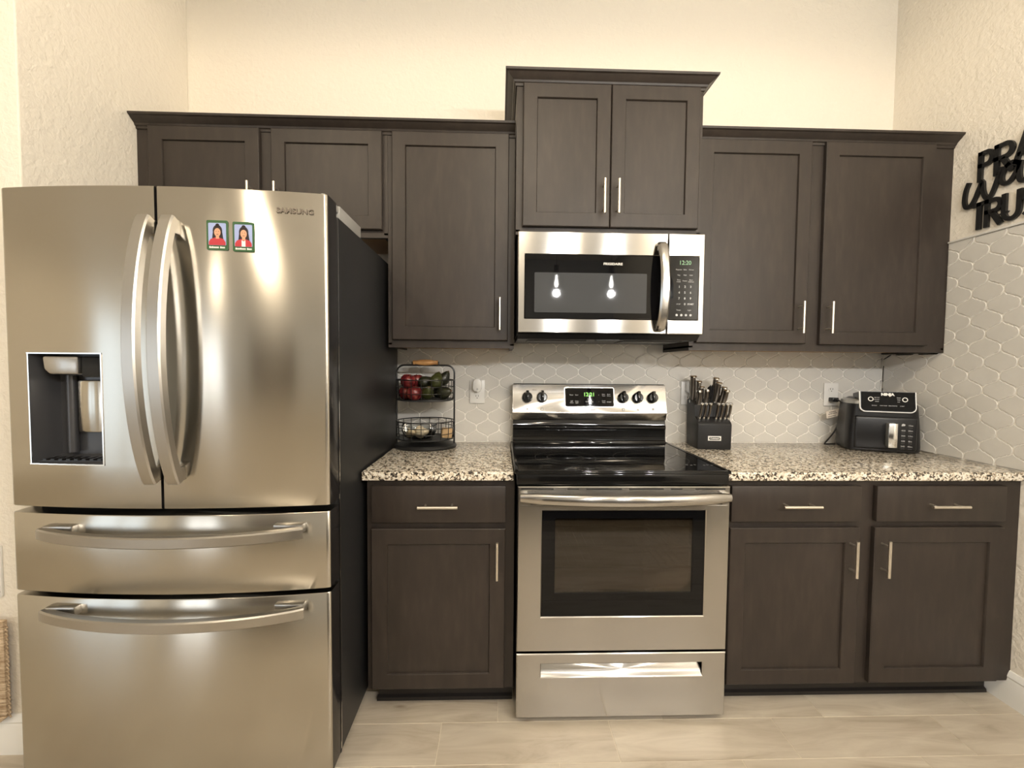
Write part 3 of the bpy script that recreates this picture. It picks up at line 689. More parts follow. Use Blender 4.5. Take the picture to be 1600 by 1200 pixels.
for x, z, s_ in ((0.288, 1.160, 'Timer'), (0.314, 1.160, 'Start'), (0.289, 1.126, 'Self\nClean'), (0.314, 1.126, 'Oven\nLight'), (0.424, 1.160, '+'), (0.448, 1.160, 'Bake\nTime'), (0.474, 1.160, 'Broil\nHi Lo'), (0.424, 1.128, '–'), (0.448, 1.128, 'Cook\nTime'), (0.474, 1.126, 'START'), (0.376, 1.140, 'Bake'), (0.376, 1.128, 'Oven Temp')):
    mb.text(s_, 0.0078, bgm(x, z, 0.0026), off=0.0001)
mb.build('panel_text', M_print, DP)
mb = MB(); mb.text('FRIGIDAIRE', 0.0105, bgm(0.374, 1.087, 0.001), off=0.0003, sx=1.3)
for x in (0.069, 0.142, 0.545, 0.618, 0.692):
    mb.prism([(x-0.006, 1.084), (x+0.006, 1.084), (x+0.006, 1.096), (x-0.006, 1.096)], bgp(1.09)-0.0012, bgp(1.09), 'y')
    for k in range(9):
        a_ = -2.2+k*0.55; mb.text('·', 0.012, bgm(x+0.029*math.sin(a_), 1.147+0.029*math.cos(a_), 0.001))
mb.text('Surface', 0.007, bgm(0.105, 1.184, 0.001)); mb.build('lettering', M_dkprint, CP_)
for x in (0.069, 0.142, 0.545, 0.618, 0.692): MB().prism([(x-0.0045, 1.0855), (x+0.0045, 1.0855), (x+0.0045, 1.0945), (x-0.0045, 1.0945)], bgp(1.09)-0.0016, bgp(1.09), 'y').build('burner_icon', M_cream, CP_, smooth=0)
kr = Euler((PI/2-tilt, 0, 0)).to_matrix().to_4x4()
for i, x in enumerate((0.069, 0.142, 0.545, 0.618, 0.692)):
    kt = Matrix.Translation((x, bgp(1.147)-0.0005, 1.147)) @ kr
    mb = MB(); mb.lathe([(0.0265, 0), (0.0265, 0.006), (0.0245, 0.010), (0.023, 0.020), (0.0205, 0.0225), (0, 0.0225)], (0, 0, 0), 28, mtx=kt)
    mb.box(-0.0075, 0.0075, -0.022, 0.030, 0.004, 0.034, 0.003, mtx=kt); kb = mb.build('knob', M_blk, BG)
# oven door
RD = MB(); RD.m(M_steel)
DY = -0.676
fx0, fx1, fz0, fz1 = 0.0, 0.764, 0.272, 0.873; wx0, wx1, wz0, wz1 = 0.087, 0.677, 0.400, 0.786
for a_, b_, c_, d_ in ((fx0, wx0, fz0, fz1), (wx1, fx1, fz0, fz1), (wx0, wx1, fz0, wz0), (wx0, wx1, wz1, fz1)): pass
def ringplate(mb, o, i, y0, y1, b=0.003):
    def rect(x0, x1, z0, z1, y): return [mb.bm.verts.new(p) for p in ((x0, y, z0), (x1, y, z0), (x1, y, z1), (x0, y, z1))]
    rs = [rect(*i, y1), rect(o[0], o[1], o[2], o[3], y1), rect(o[0], o[1], o[2], o[3], y0+b), rect(o[0]+b, o[1]-b, o[2]+b, o[3]-b, y0), rect(i[0]-b, i[1]+b, i[2]-b, i[3]+b, y0), rect(i[0], i[1], i[2], i[3], y0+b), rect(*i, y1)]
    for A, B in zip(rs, rs[1:]):
        for k in range(4): mb.face([A[k], A[(k+1) % 4], B[(k+1) % 4], B[k]])
ringplate(RD, (fx0, fx1, fz0, fz1), (wx0, wx1, wz0, wz1), DY, -0.640)
OD = RD.build('oven_door', None, RG)
mb = MB(); ringplate(mb, (wx0+0.0003, wx1-0.0003, wz0+0.0003, wz1-0.0003), (0.135, 0.632, 0.486, 0.757), DY+0.004, -0.645, 0.0008); mb.build('window_border', M_glass, OD, smooth=0)
MB().box(0.135, 0.632, DY+0.006, DY+0.010, 0.486, 0.757).build('window_pane', M_tint, OD, smooth=0)
mb = MB()
for a_, b_ in ((0.012, 0.127), (0.176, 0.217), (0.244, 0.371), (0.397, 0.522), (0.548, 0.588), (0.636, 0.745)): mb.box(a_, b_, DY-0.0006, DY+0.002, 0.8625, 0.8665)
for a_, b_ in ((0.046, 0.125), (0.66, 0.735)): mb.box(a_, b_, DY-0.0006, DY+0.002, 0.8085, 0.8115)
mb.build('vent_slots', M_gap, OD, smooth=0)
MB().box(0.010, 0.754, DY-0.0015, DY+0.001, 0.803, 0.8055).build('trim_line', M_chrome, OD, smooth=0)
mb = MB(); N = 60; path = []; sc_ = []
for i in range(N+1):
    s_ = i/N; b_ = 1-(2*s_-1)**2; path.append((0.009+0.746*s_, DY-0.020-0.035*b_, 0.8385-0.002*b_)); sc_.append(0.72+0.28*min(1, b_*3))
sec = [(0.0205*math.cos(2*PI*k/16), 0.0115*math.sin(2*PI*k/16)) for k in range(16)]
mb.sweep(path, sec, (0, 0, 1), scale=sc_)
for x in (0.022, 0.742): mb.box(x-0.014, x+0.014, DY-0.022, DY+0.002, 0.823, 0.854, 0.005)
mb.build('handle', M_steel, OD)
# storage drawer with recessed grip
mb = MB(); rx0, rx1, rz0, rz1 = 0.089, 0.678, 0.178, 0.226
ringplate(mb, (0.0, 0.764, 0.026, 0.264), (rx0, rx1, rz0, rz1), DY, -0.645)
DR = mb.build('storage_drawer', M_steel, RG)
mb = MB(); g1 = [mb.bm.verts.new(p) for p in ((rx0, DY+0.003, rz0), (rx1, DY+0.003, rz0), (rx1, -0.648, rz1-0.008), (rx0, -0.648, rz1-0.008), (rx0, DY+0.003, rz1), (rx1, DY+0.003, rz1))]
mb.face([g1[0], g1[1], g1[2], g1[3]]); mb.face([g1[3], g1[2], g1[5], g1[4]]); mb.face([g1[0], g1[3], g1[4]]); mb.face([g1[1], g1[5], g1[2]])
mb.build('recessed_grip', M_steel, DR, smooth=0)
for x, y in ((0.048, -0.625), (0.704, -0.625), (0.048, -0.09), (0.704, -0.09)):
    mb = MB(); mb.lathe([(0.017, 0), (0.019, 0.004), (0.019, 0.014), (0.010, 0.018), (0.008, 0.046)], (x, y, 0), 6); mb.build('foot', M_gap, RG)

# ================================================================ MICROWAVE
MWV = thing('microwave_oven', 'stainless over-the-range microwave with black glass front', 'microwave', (0.38, -0.2, 1.40))
MY = -0.443
mb = MB(); mb.box(0.003, 0.7605, -0.405, -0.0125, 1.432, 1.8405, 0.002); mb.build('body', M_satin, MWV)
mb = MB(); mb.prism([(-0.425, 1.432), (-0.400, 1.412), (-0.06, 1.412), (-0.02, 1.432)], 0.006, 0.757, 'x')
mb.box(0.05, 0.30, -0.36, -0.20, 1.408, 1.4125, 0.001); mb.box(0.46, 0.71, -0.36, -0.20, 1.408, 1.4125, 0.001); mb.box(0.33, 0.43, -0.405, -0.38, 1.407, 1.413, 0.002); mb.build('underside', M_satin, MWV)
mb = MB(); gz0, gz1 = 1.493, 1.748; ringplate(mb, (0.003, 0.6095, 1.4345, 1.8395), (0.032, 0.6095-0.0001, gz0, gz1), MY, -0.406)
# the strip between glass and seam has no steel edge: glass runs to the seam
MDo = mb.build('door', M_steel, MWV)
MB().box(0.0325, 0.6093, MY-0.0006, -0.408, gz0+0.0005, gz1-0.0005, 0.0005).build('door_glass', M_glass, MDo, smooth=0)
mb = MB(); mb.prism(rrect(0.070, 0.525, 1.517, 1.676, 0.004), MY-0.0011, MY, 'y'); mb.build('door_window', M_mwwin, MDo, smooth=0)
mb = MB(); mb.text('FRIGIDAIRE', 0.0128, onback(0.386, MY-0.0012, 1.713), off=0.0003, sx=1.2); mb.build('lettering', M_cream, MDo)
mb = MB(); ringplate(mb, (0.6115, 0.7605, 1.4345, 1.8395), (0.6116, 0.737, gz0, gz1), MY, -0.406); MPa = mb.build('control_panel', M_steel, MWV)
MB().box(0.6117, 0.7365, MY-0.0006, -0.408, gz0+0.0005, gz1-0.0005, 0.0005).build('panel_glass', M_glass, MPa, smooth=0)
mb = MB(); mb.text('12:20', 0.024, onback(0.680, MY-0.0012, 1.722), sx=0.95); mb.build('clock_digits', M_dimgreen, MPa)
mb = MB()
for j, rowt in enumerate((('1', '2', '3'), ('4', '5', '6'), ('7', '8', '9'))):
    for i, c in enumerate(rowt): mb.text(c, 0.0125, onback(0.658+i*0.0235, MY-0.0012, 1.626-j*0.0235), off=0.0003)
mb.text('0', 0.0125, onback(0.682, MY-0.0012, 1.556), off=0.0003); mb.text('START', 0.009, onback(0.706, MY-0.0012, 1.556), off=0.0003); mb.text('STOP', 0.007, onback(0.656, MY-0.0012, 1.556))
for i, c in enumerate(('Popcorn', 'Bake', 'Reheat')): mb.text(c, 0.0072, onback(0.655+i*0.0255, MY-0.0012, 1.695))
for i, c in enumerate(('Time\nCook', 'Power', 'Auto\nDefrost')): mb.text(c, 0.0072, onback(0.655+i*0.0255, MY-0.0012, 1.650))
for i, c in enumerate(('Veg', 'Melt', 'User')): mb.text(c, 0.0072, onback(0.655+i*0.0255, MY-0.0012, 1.673))
for i, c in enumerate(('Timer', 'Light')): mb.text(c, 0.0075, onback(0.657+i*0.045, MY-0.0012, 1.532))
for i in range(4): mb.prism([(0.650+i*0.019+0.005*math.cos(a*PI/5), 1.512+0.005*math.sin(a*PI/5)) for a in range(10)], MY-0.0013, MY, 'y')
mb.build('button_text', M_print, MPa)
mb = MB(); N = 60; path = []
for i in range(N+1):
    s_ = i/N; b_ = 1-(2*s_-1)**2; path.append((0.580, MY-0.012-0.046*b_**0.75, 1.450+0.345*s_))
mb.sweep(path, [(-0.019, 0.006), (-0.019, -0.002), (-0.012, -0.0075), (0.012, -0.0075), (0.019, -0.002), (0.019, 0.006)], (1, 0, 0))
for z in (1.462, 1.783): mb.box(0.568, 0.592, MY-0.018, MY+0.001, z-0.013, z+0.013, 0.003)
mb.build('handle', M_steel, MDo)

# ================================================================ OUTLETS
def outlet(xc, zc, label, group, light):
    t_ = thing('wall_outlet', label, 'outlet', (xc, -0.0095, zc-0.0575), 0, group)
    MB().box(-0.0375, 0.0375, -0.005, 0.0, 0, 0.118, 0.002).build('cover_plate', M_white, t_, world=False)
    for dz in (0.034, 0.083):
        mb = MB(); mb.prism([(0.0165*math.cos(2*PI*k/20), dz+0.0135*math.sin(2*PI*k/20)) for k in range(20)], -0.0066, -0.004, 'y'); r_ = mb.build('receptacle', M_white, t_, world=False)
        MW_r = MW[r_.name]
        mb = MB()
        for s_ in (-0.006, 0.006): mb.box(xc+s_-0.001, xc+s_+0.001, -0.0168, -0.0155, zc-0.0575+dz+0.0, zc-0.0575+dz+0.008)
        mb.box(xc-0.002, xc+0.002, -0.0168, -0.0155, zc-0.0575+dz-0.009, zc-0.0575+dz-0.005); mb.build('slot', M_gap, r_)
    if light:
        n_ = thing('night_light', light, 'night light', (xc+0.002, -0.0162, zc+0.002), 0, 'white plug-in night lights')
        mb = MB(); mb.prism(rrect(-0.0215, 0.0215, 0, 0.066, 0.019, 6), -0.030, 0, 'y', bev=0.004); mb.build('housing', M_white, n_, world=False)
        mb = MB(); mb.prism([(0.0045*math.cos(2*PI*k/12), 0.014+0.0045*math.sin(2*PI*k/12)) for k in range(12)], -0.0308, -0.028, 'y'); mb.build('sensor', M_print, n_, world=False)
outlet(-0.180, 1.168, 'white wall outlet left of the range with a night light plugged in', None, 'white plug-in night light in the outlet left of the range')
outlet(0.900, 1.168, 'white wall outlet behind the knife block', None, 'white plug-in night light in the outlet behind the knife block')
outlet(1.648, 1.166, 'white wall outlet feeding the black air fryer cord', None, None)

# ================================================================ FRUIT STAND
BX, BY_ = -0.416, -0.148
ST = thing('two_tier_fruit_basket', 'black wire two-tier fruit basket with wooden handle on the left counter', 'fruit basket', (BX, BY_, 0.9145))
rx = 0.131; ry = 0.113
def oval(r1, r2, z, n=48): return [(BX+r1*math.cos(2*PI*k/n), BY_+r2*math.sin(2*PI*k/n), z) for k in range(n)]
mb = MB(); mb.lathe([(0.0, 0.0), (0.143, 0.0), (0.146, 0.004), (0.146, 0.012), (0.139, 0.018), (0.12, 0.019), (0.0, 0.019)], (BX, BY_, 0.9145), 40, 1, 0.83); mb.build('base_plate', M_satin, ST)
def basket(z0, z1, nm):
    mb = MB(); mb.lathe([(0, 0), (rx-0.012, 0), (rx+0.004, 0.005), (rx+0.004, 0.010), (rx-0.012, 0.004), (0, 0.004)], (BX, BY_, z0), 40, 1, ry/rx)
    tr = mb.build(nm, M_satin, ST)
    mb = MB(); mb.tube(oval(rx+0.004, ry+0.004, z1), 0.0028, 6, closed=True)
    for f_ in (0.36, 0.68): mb.tube(oval(rx, ry, z0+(z1-z0)*f_), 0.0016, 6, closed=True)
    for k in range(18):
        a_ = 2*PI*(k+0.5)/18; mb.tube([(BX+(rx-0.004)*math.cos(a_), BY_+(ry-0.004)*math.sin(a_), z0+0.004), (BX+rx*math.cos(a_), BY_+ry*math.sin(a_), z0+0.02), (BX+(rx+0.003)*math.cos(a_), BY_+(ry+0.003)*math.sin(a_), z1)], 0.0017, 6)
    mb.build('wire_cage', M_wire, tr)
basket(0.952, 1.040, 'lower_tray'); basket(1.134, 1.232, 'upper_tray')
mb = MB(); xh = rx+0.004; pts = [(BX-xh, BY_, 0.925), (BX-xh, BY_, 1.26)]
for k in range(7): a_ = PI-k*PI/12; pts.append((BX-xh+0.035+0.035*math.cos(a_), BY_, 1.265+0.035*math.sin(a_)))
for k in range(7): a_ = PI/2-k*PI/12; pts.append((BX+xh-0.035+0.035*math.cos(a_), BY_, 1.265+0.035*math.sin(a_)))
pts += [(BX+xh, BY_, 1.26), (BX+xh, BY_, 0.925)]; mb.tube(pts, 0.0042, 8)
for s_ in (-0.061, 0.061): mb.tube([(BX+s_, BY_, 1.298), (BX+s_, BY_, 1.318)], 0.004, 8)
mb.build('hoop', M_wire, ST)
mb = MB(); mb.lathe([(0.0, -0.058), (0.010, -0.058), (0.011, -0.05), (0.009, -0.048), (0.0135, -0.02), (0.0145, 0), (0.0135, 0.02), (0.009, 0.048), (0.011, 0.05), (0.010, 0.058), (0, 0.058)], (0, 0, 0), 20, mtx=Matrix.Translation((BX, BY_, 1.313)) @ Euler((0, PI/2, 0)).to_matrix().to_4x4()); mb.build('handle', M_oak, ST, label='turned light wood handle')
def apple(x, y, z, r, label, rot=(0, 0, 0)):
    t_ = thing('red_apple', label, 'apple', (x, y, z), 0, 'red apples in the upper basket', rot)
    prof = [(0, -0.82), (0.22, -0.88), (0.55, -0.74), (0.85, -0.38), (1.0, 0.08), (0.93, 0.5), (0.66, 0.82), (0.34, 0.88), (0.12, 0.74), (0, 0.62)]
    MB().lathe([(a_*r, b_*r+0.85*r) for a_, b_ in prof], (0, 0, 0), 24).build('skin', M_apple, t_, world=False, smooth=180)
    MB().tube([(0, 0, r*1.45), (0.002, 0, r*1.65), (0.006, 0, r*1.9)], 0.0014, 5).build('stem', M_stem, t_, world=False)
zt_ = 1.139
apple(-0.458, -0.213, zt_, 0.037, 'red apple at the front of the upper basket, bottom layer', (0.15, 0.1, 0))
apple(-0.502, -0.160, zt_, 0.035, 'dark red apple against the left side of the upper basket, bottom layer', (0, -0.1, 1))
apple(-0.470, -0.105, zt_, 0.035, 'red apple at the back left of the upper basket, half hidden', (0.1, 0, 2))
apple(-0.497, -0.175, zt_+0.055, 0.036, 'red apple at top left of the upper basket', (0.2, 0.2, 0))
apple(-0.458, -0.130, zt_+0.056, 0.034, 'red apple on top, behind the leftmost apple', (0, 0.2, 2))
def avocado(x, y, z, s, rot, label, m=M_avo):
    t_ = thing('avocado', label, 'avocado', (x, y, z), 0, 'avocados in the upper basket', rot)
    prof = [(0, -1.0), (0.35, -0.95), (0.72, -0.72), (0.92, -0.35), (0.95, 0.0), (0.82, 0.42), (0.60, 0.80), (0.44, 1.1), (0.25, 1.32), (0.08, 1.38), (0, 1.38)]
    MB().lathe([(a_*s*0.95, b_*s*0.98) for a_, b_ in prof], (0, 0, 0), 24).build('skin', m, t_, world=False, smooth=180)
    MB().lathe([(0, 0), (0.004, 0), (0.0035, 0.004), (0, 0.005)], (0, 0, s*1.33), 8).build('stem_end', M_stem, t_, world=False)
avocado(-0.398, -0.205, zt_+0.035, 0.033, (0.9, 0.2, 0.2), 'green avocado standing at the front centre of the upper basket', M_avog)
avocado(-0.325, -0.190, zt_+0.034, 0.034, (0.3, 1.3, -0.3), 'dark avocado at the front right of the upper basket')
avocado(-0.355, -0.110, zt_+0.034, 0.034, (1.4, 0.2, 0.8), 'dark avocado at the back right of the upper basket, bottom layer')
avocado(-0.420, -0.150, zt_+0.082, 0.032, (0.1, 1.2, 0.25), 'dark avocado lying across the top centre of the upper basket')
avocado(-0.362, -0.178, zt_+0.088, 0.035, (-0.5, 0.25, 0), 'large green avocado on top of the upper basket pile', M_avog)
avocado(-0.335, -0.120, zt_+0.096, 0.032, (0.3, 0.5, 0.4), 'dark green avocado at the top right back of the pile', M_avo)
mb = MB(); mb.lathe([(0, 0), (0.045, 0), (0.070, 0.010), (0.080, 0.035), (0.082, 0.062)], (-0.445, -0.150, 0.957), 32, cap=False)
mb.tube([(-0.445+0.082*math.cos(2*PI*k/32), -0.150+0.082*math.sin(2*PI*k/32), 1.0195) for k in range(32)], 0.0015, 6, closed=True)
tag(mb.build('glass_bowl', M_clear, None, smooth=60), 'clear glass bowl of garlic in the lower basket', 'bowl')
def garlic(x, y, z, r, label, rot):
    t_ = thing('garlic_bulb', label, 'garlic', (x, y, z), 0, 'garlic bulbs in the glass bowl', rot)
    t = bmesh.new(); mb = MB()
    prof = [(0, 0), (0.5, 0.02), (0.9, 0.35), (1.0, 0.7), (0.85, 1.05), (0.45, 1.35), (0.2, 1.6), (0.14, 2.0), (0, 2.0)]
    mb.lathe([(a_*r, b_*r) for a_, b_ in prof], (0, 0, 0), 30)
    for v_ in mb.bm.verts:
        a_ = math.atan2(v_.co.y, v_.co.x); k = 1+0.07*abs(math.cos(a_*5)); v_.co.x *= k; v_.co.y *= k
    mb.build('bulb', M_garlic, t_, world=False, smooth=180)
garlic(-0.475, -0.178, 0.968, 0.022, 'garlic bulb at the front left of the glass bowl', (0.2, -0.3, 0))
garlic(-0.440, -0.188, 0.966, 0.021, 'garlic bulb at the front middle of the glass bowl', (0.4, 0.1, 1))
garlic(-0.418, -0.150, 0.970, 0.022, 'garlic bulb at the right of the glass bowl', (-0.2, 0.4, 2))
garlic(-0.460, -0.135, 0.972, 0.022, 'garlic bulb at the back of the glass bowl', (0.9, 0.2, 0.5))
garlic(-0.446, -0.165, 0.994, 0.020, 'garlic bulb lying on top of the others in the glass bowl', (1.2, 0.5, 0.5))
mb = MB(); mb.box(-0.027, 0.027, -0.011, 0.011, 0, 0.048, 0.006, 2, mtx=Matrix.Translation((-0.315, -0.170, 0.960)) @ Euler((0, 0.12, 0.5)).to_matrix().to_4x4())
tag(mb.build('spice_packet', M_kraft), 'small tan packet at the right end of the lower basket', 'packet')

# ================================================================ KNIFE BLOCK
KB = (0.955, -0.118); KR = -0.11
kbt = thing('knife_block', 'black stepped knife block on the counter right of the range', 'knife block', (KB[0], KB[1], 0.9145), KR)
mb = MB()
mb.prism([(-0.082, 0), (0.072, 0), (0.080, 0.10), (0.082, 0.225), (0.052, 0.232), (-0.030, 0.205), (-0.034, 0.150), (-0.078, 0.128), (-0.086, 0.118)], -0.076, 0.076, 'x', bev=0.0015)
mb.build('block', M_block, kbt, world=False)
mb = MB(); mb.box(-0.030, 0.030, -0.0850, -0.083, 0.042, 0.064, 0.0006); mb.build('badge', M_cream, kbt, world=False)
mb = MB(); mb.prism(rrect(-0.025, 0.025, 0.0465, 0.0595, 0.006), -0.0858, -0.0848, 'y'); mb.build('badge_centre', M_satin, kbt, world=False)
mb = MB(); mb.text('Cuisinart', 0.011, onback(0, -0.0862, 0.0535), off=0.0003); mb.build('badge_text', M_cream, kbt, world=False)
KM = MW[kbt.name]
def knife(lx, ly, lz, L, wdt, lean, side, label, grp, black=False, kind='kitchen_knife', cat='knife'):
    p = KM @ Vector((lx, ly, lz)); rot = (lean, side, KR)
    t_ = thing(kind, label, cat, tuple(p), 0, grp, rot)
    N = 10; path = []; 
    for i in range(N+1): s_ = i/N; path.append((0.004*math.sin(s_*PI), 0.006*math.sin(s_*PI*0.9), 0.008+(L-0.014)*s_))
    wdt *= 1.18; sec = [(wdt/2*math.cos(2*PI*k/10), wdt*0.40*math.sin(2*PI*k/10)) for k in range(10)]
    MB().sweep(path, sec, (0, 1, 0), scale=[0.85+0.15*math.sin(PI*i/N)+0.12*(i/N) for i in range(N+1)]).build('grip', M_fry if black else M_knife, t_, world=False, smooth=60)
    if not black:
        MB().lathe([(0, L-0.007), (wdt*0.55, L-0.007), (wdt*0.60, L-0.002), (wdt*0.45, L+0.003), (0, L+0.004)], (0, 0, 0), 14).build('end_cap', M_chrome, t_, world=False)
        MB().lathe([(0, -0.004), (wdt*0.42, -0.004), (wdt*0.46, 0.004), (wdt*0.42, 0.011), (0, 0.011)], (0, 0, 0), 12).build('bolster', M_chrome, t_, world=False)
    MB().box(-0.0008, 0.0008, -wdt*0.45, wdt*0.45, -0.07, 0.0).build('blade', M_chrome, t_, world=False)
    return t_
nm = ['first', 'second', 'third', 'fourth', 'fifth', 'sixth', 'seventh']
for i, lx in enumerate((-0.062, -0.042, -0.022, 0.014, 0.034, 0.054, 0.070)):
    knife(lx, -0.056, 0.141, 0.082, 0.0125, 0.33, 0.02, 'silver-capped steak knife, %s from the left in the front row of the block' % nm[i], 'steak knives in the front row of the block', kind='steak_knife')
G_ = 'large knives at the back of the block'
knife(-0.064, 0.045, 0.215, 0.130, 0.026, 0.12, -0.02, 'tallest kitchen knife at the back left corner of the block', G_)
knife(-0.046, 0.022, 0.215, 0.106, 0.022, 0.14, 0.0, 'kitchen knife just in front of the tallest one', G_)
knife(-0.038, 0.006, 0.205, 0.090, 0.021, 0.15, 0.0, 'kitchen knife third from the back in the left row', G_)
knife(-0.056, -0.018, 0.198, 0.078, 0.020, 0.2, -0.02, 'short kitchen knife at the front left behind the steak knives', G_)
knife(-0.024, -0.014, 0.198, 0.082, 0.020, 0.2, 0.05, 'short kitchen knife right of its twin at the front left', G_)
knife(0.030, 0.040, 0.215, 0.122, 0.025, 0.12, 0.10, 'tall kitchen knife at the back right of the block', G_)
knife(0.034, 0.014, 0.208, 0.108, 0.024, 0.14, 0.12, 'kitchen knife in front of the tall one on the right', G_)
knife(0.050, -0.004, 0.205, 0.090, 0.021, 0.15, 0.18, 'leaning kitchen knife at the right, second from the front', G_)
knife(0.054, -0.020, 0.198, 0.084, 0.022, 0.2, 0.2, 'leaning kitchen knife at the right front behind the steak knives', G_)
# kitchen shears: two black loops side by side
p = KM @ Vector((0.002, 0.012, 0.205)); t_ = thing('kitchen_shears', 'black-handled kitchen shears standing in the middle of the knife block', 'scissors', tuple(p), 0, None, (0.15, 0.08, KR))
for s_ in (-1, 1):
    mb = MB(); mb.tube([(s_*0.004, 0, 0), (s_*0.012, 0, 0.02), (s_*0.014, 0.0, 0.05), (s_*0.011, 0, 0.082), (s_*0.005, 0, 0.095), (s_*0.002, 0, 0.08), (s_*0.002, 0, 0.03)], 0.0052, 8); mb.build('handle_loop', M_fry, t_, world=False)
MB().box(-0.006, 0.006, -0.0015, 0.0015, -0.07, 0.004).build('blade', M_chrome, t_, world=False)
p = KM @ Vector((0.064, 0.045, 0.20)); t_ = thing('sharpening_steel', 'short black sharpening steel handle at the right back of the block', 'sharpener', tuple(p), 0, None, (0.15, 0.15, KR))
mb = MB(); mb.lathe([(0, 0), (0.009, 0), (0.011, 0.02), (0.011, 0.04), (0.007, 0.05), (0, 0.052)], (0, 0, 0), 14); mb.build('grip', M_fry, t_, world=False)
mb = MB(); mb.lathe([(0, -0.08), (0.003, -0.08), (0.003, 0.0), (0, 0.0)], (0, 0, 0), 8); mb.build('rod', M_chrome, t_, world=False)

# ================================================================ AIR FRYER
AR = -0.40; fl_ = Vector((1.580, -0.205)); frr = Vector((1.846, -0.317)); ctr = (fl_+frr)/2+Vector((math.sin(-AR), math.cos(AR)))*0.095
af = thing('air_fryer', 'black and silver air fryer in the counter corner', 'air fryer', (ctr.x, ctr.y, 0.9145), AR)
def rr2(w_, d_, r, n=6): return rrect(-w_/2, w_/2, -d_/2, d_/2, r, n)
def loft(mb, rings):
    vr = [[mb.bm.verts.new((x, y, z)) for x, y in r] for r, z in rings]; n = len(vr[0])
    for A, B in zip(vr, vr[1:]):
        for k in range(n): mb.face([A[k], A[(k+1) % n], B[(k+1) % n], B[k]])
    mb.face(vr[0][::-1]); mb.face(vr[-1])
W_, D_ = 0.288, 0.190
mb = MB(); loft(mb, [(rr2(W_-0.03, D_-0.03, 0.03), 0.0), (rr2(W_-0.004, D_-0.004, 0.04), 0.008), (rr2(W_, D_, 0.042), 0.03), (rr2(W_-0.006, D_-0.004, 0.045), 0.12), (rr2(W_-0.018, D_-0.008, 0.05), 0.21), (rr2(W_-0.022, D_-0.010, 0.05), 0.222)]); mb.build('body', M_fry, af, world=False, smooth=50)
mb = MB(); loft(mb, [(rr2(W_-0.022, D_-0.010, 0.05), 0.222), (rr2(W_-0.024, D_-0.012, 0.05), 0.236), (rr2(W_-0.045, D_-0.03, 0.045), 0.243)]); mb.build('top_band', M_fryg, af, world=False, smooth=50, label='silver band round the top')
mb = MB(); loft(mb, [(rr2(W_-0.06, D_-0.045, 0.04), 0.243), (rr2(W_-0.08, D_-0.06, 0.035), 0.25)]); mb.build('top', M_fry, af, world=False, smooth=50)
pt = Matrix.Translation((0.002, -D_/2-0.006, 0.235)) @ Euler((-0.16, 0, 0)).to_matrix().to_4x4()
def pod(x0, x1, z0, z1, r):
    pts = [(x0, z1), (x0, z0+r)]
    for k in range(1, 7): a_ = PI+k*PI/12; pts.append((x0+r+r*math.cos(a_), z0+r+r*math.sin(a_)))
    for k in range(0, 7): a_ = 1.5*PI+k*PI/12; pts.append((x1-r+r*math.cos(a_), z0+r+r*math.sin(a_)))
    pts.append((x1, z1)); return pts
mb = MB(); mb.prism(pod(-0.101, 0.101, -0.044, 0.047, 0.02), 0.0, 0.09, 'y', mtx=pt); mb.build('control_pod', M_fry, af, world=False, smooth=40)
mb = MB(); mb.prism(pod(-0.1045, 0.1045, -0.0475, 0.047, 0.0235), 0.001, 0.010, 'y', mtx=pt); mb.build('pod_rim', M_white, af, world=False, smooth=40)
mb = MB(); mb.prism(pod(-0.0985, 0.0985, -0.0415, 0.045, 0.018), -0.0012, 0.002, 'y', mtx=pt); CPd = mb.build('control_panel', M_glass, af, world=False, smooth=0)
CPM = KM2 = MW[af.name] @ pt
def fp(x, z, off=0.0018): return pt @ onback(x, -off, z)
mb = MB(); mb.text('NINJA', 0.016, fp(0.0, 0.034), off=0.001, sx=1.1)
for s_ in (-0.063, 0.063):
    n = 20; ring_pts = []
    for k in range(n):
        a0, a1 = 2*PI*k/n, 2*PI*(k+1)/n
        vs = [mb.bm.verts.new(pt @ Vector((s_+r*math.cos(a), -0.0016, 0.012+r*math.sin(a)))) for r, a in ((0.0105, a0), (0.0105, a1), (0.0075, a1), (0.0075, a0))]; mb.face(vs)
mb.build('panel_rings_and_name', M_cream, af, world=False, smooth=0)
mb = MB()
for s_, ws in ((-0.040, ('AIR FRY', 'ROAST', 'BAKE')), (0.040, ('TEMP', 'TIME', 'LVL'))):
    for k, t__ in enumerate(ws): mb.text(t__, 0.006, fp(s_, 0.019-k*0.009))
for k, t__ in enumerate(('REHEAT', 'MAX CRISP', 'DEHYDRATE', 'START')): mb.text(t__, 0.0055, fp(-0.05+k*0.034, -0.018))
mb.build('panel_text', M_print, af, world=False)
yF = -D_/2
mb = MB(); mb.box(-0.118, 0.118, yF-0.004, yF+0.02, 0.012, 0.168, 0.012, 3); BK = mb.build('basket_front', M_fry, af, world=False)
mb = MB(); mb.box(-0.001, 0.031, yF-0.038, yF+0.0, 0.030, 0.140, 0.006); mb.build('handle', M_fryg, af, world=False)
mb = MB(); mb.box(-0.0015, 0.0315, yF-0.040, yF-0.036, 0.030, 0.140, 0.002); mb.build('handle_face', M_chrome, af, world=False)
mb = MB()
for c_ in range(2):
    for k in range(5):
        xx, zz = 0.064+c_*0.026, 0.130-k*0.024
        if c_ == 0 and k == 0: mb.prism([(xx-0.007, zz-0.004), (xx+0.005, zz-0.002), (xx+0.007, zz+0.004), (xx, zz+0.008), (xx-0.006, zz+0.005)], yF-0.0048, yF-0.003, 'y'); continue
        mb.text(('375', '400', '350', '180', '240', '15m', '20m', '12m', '8m', '45m')[c_*5+k], 0.010, onback(xx, yF-0.0046, zz)); mb.text('- - -', 0.008, onback(xx, yF-0.0046, zz-0.010))
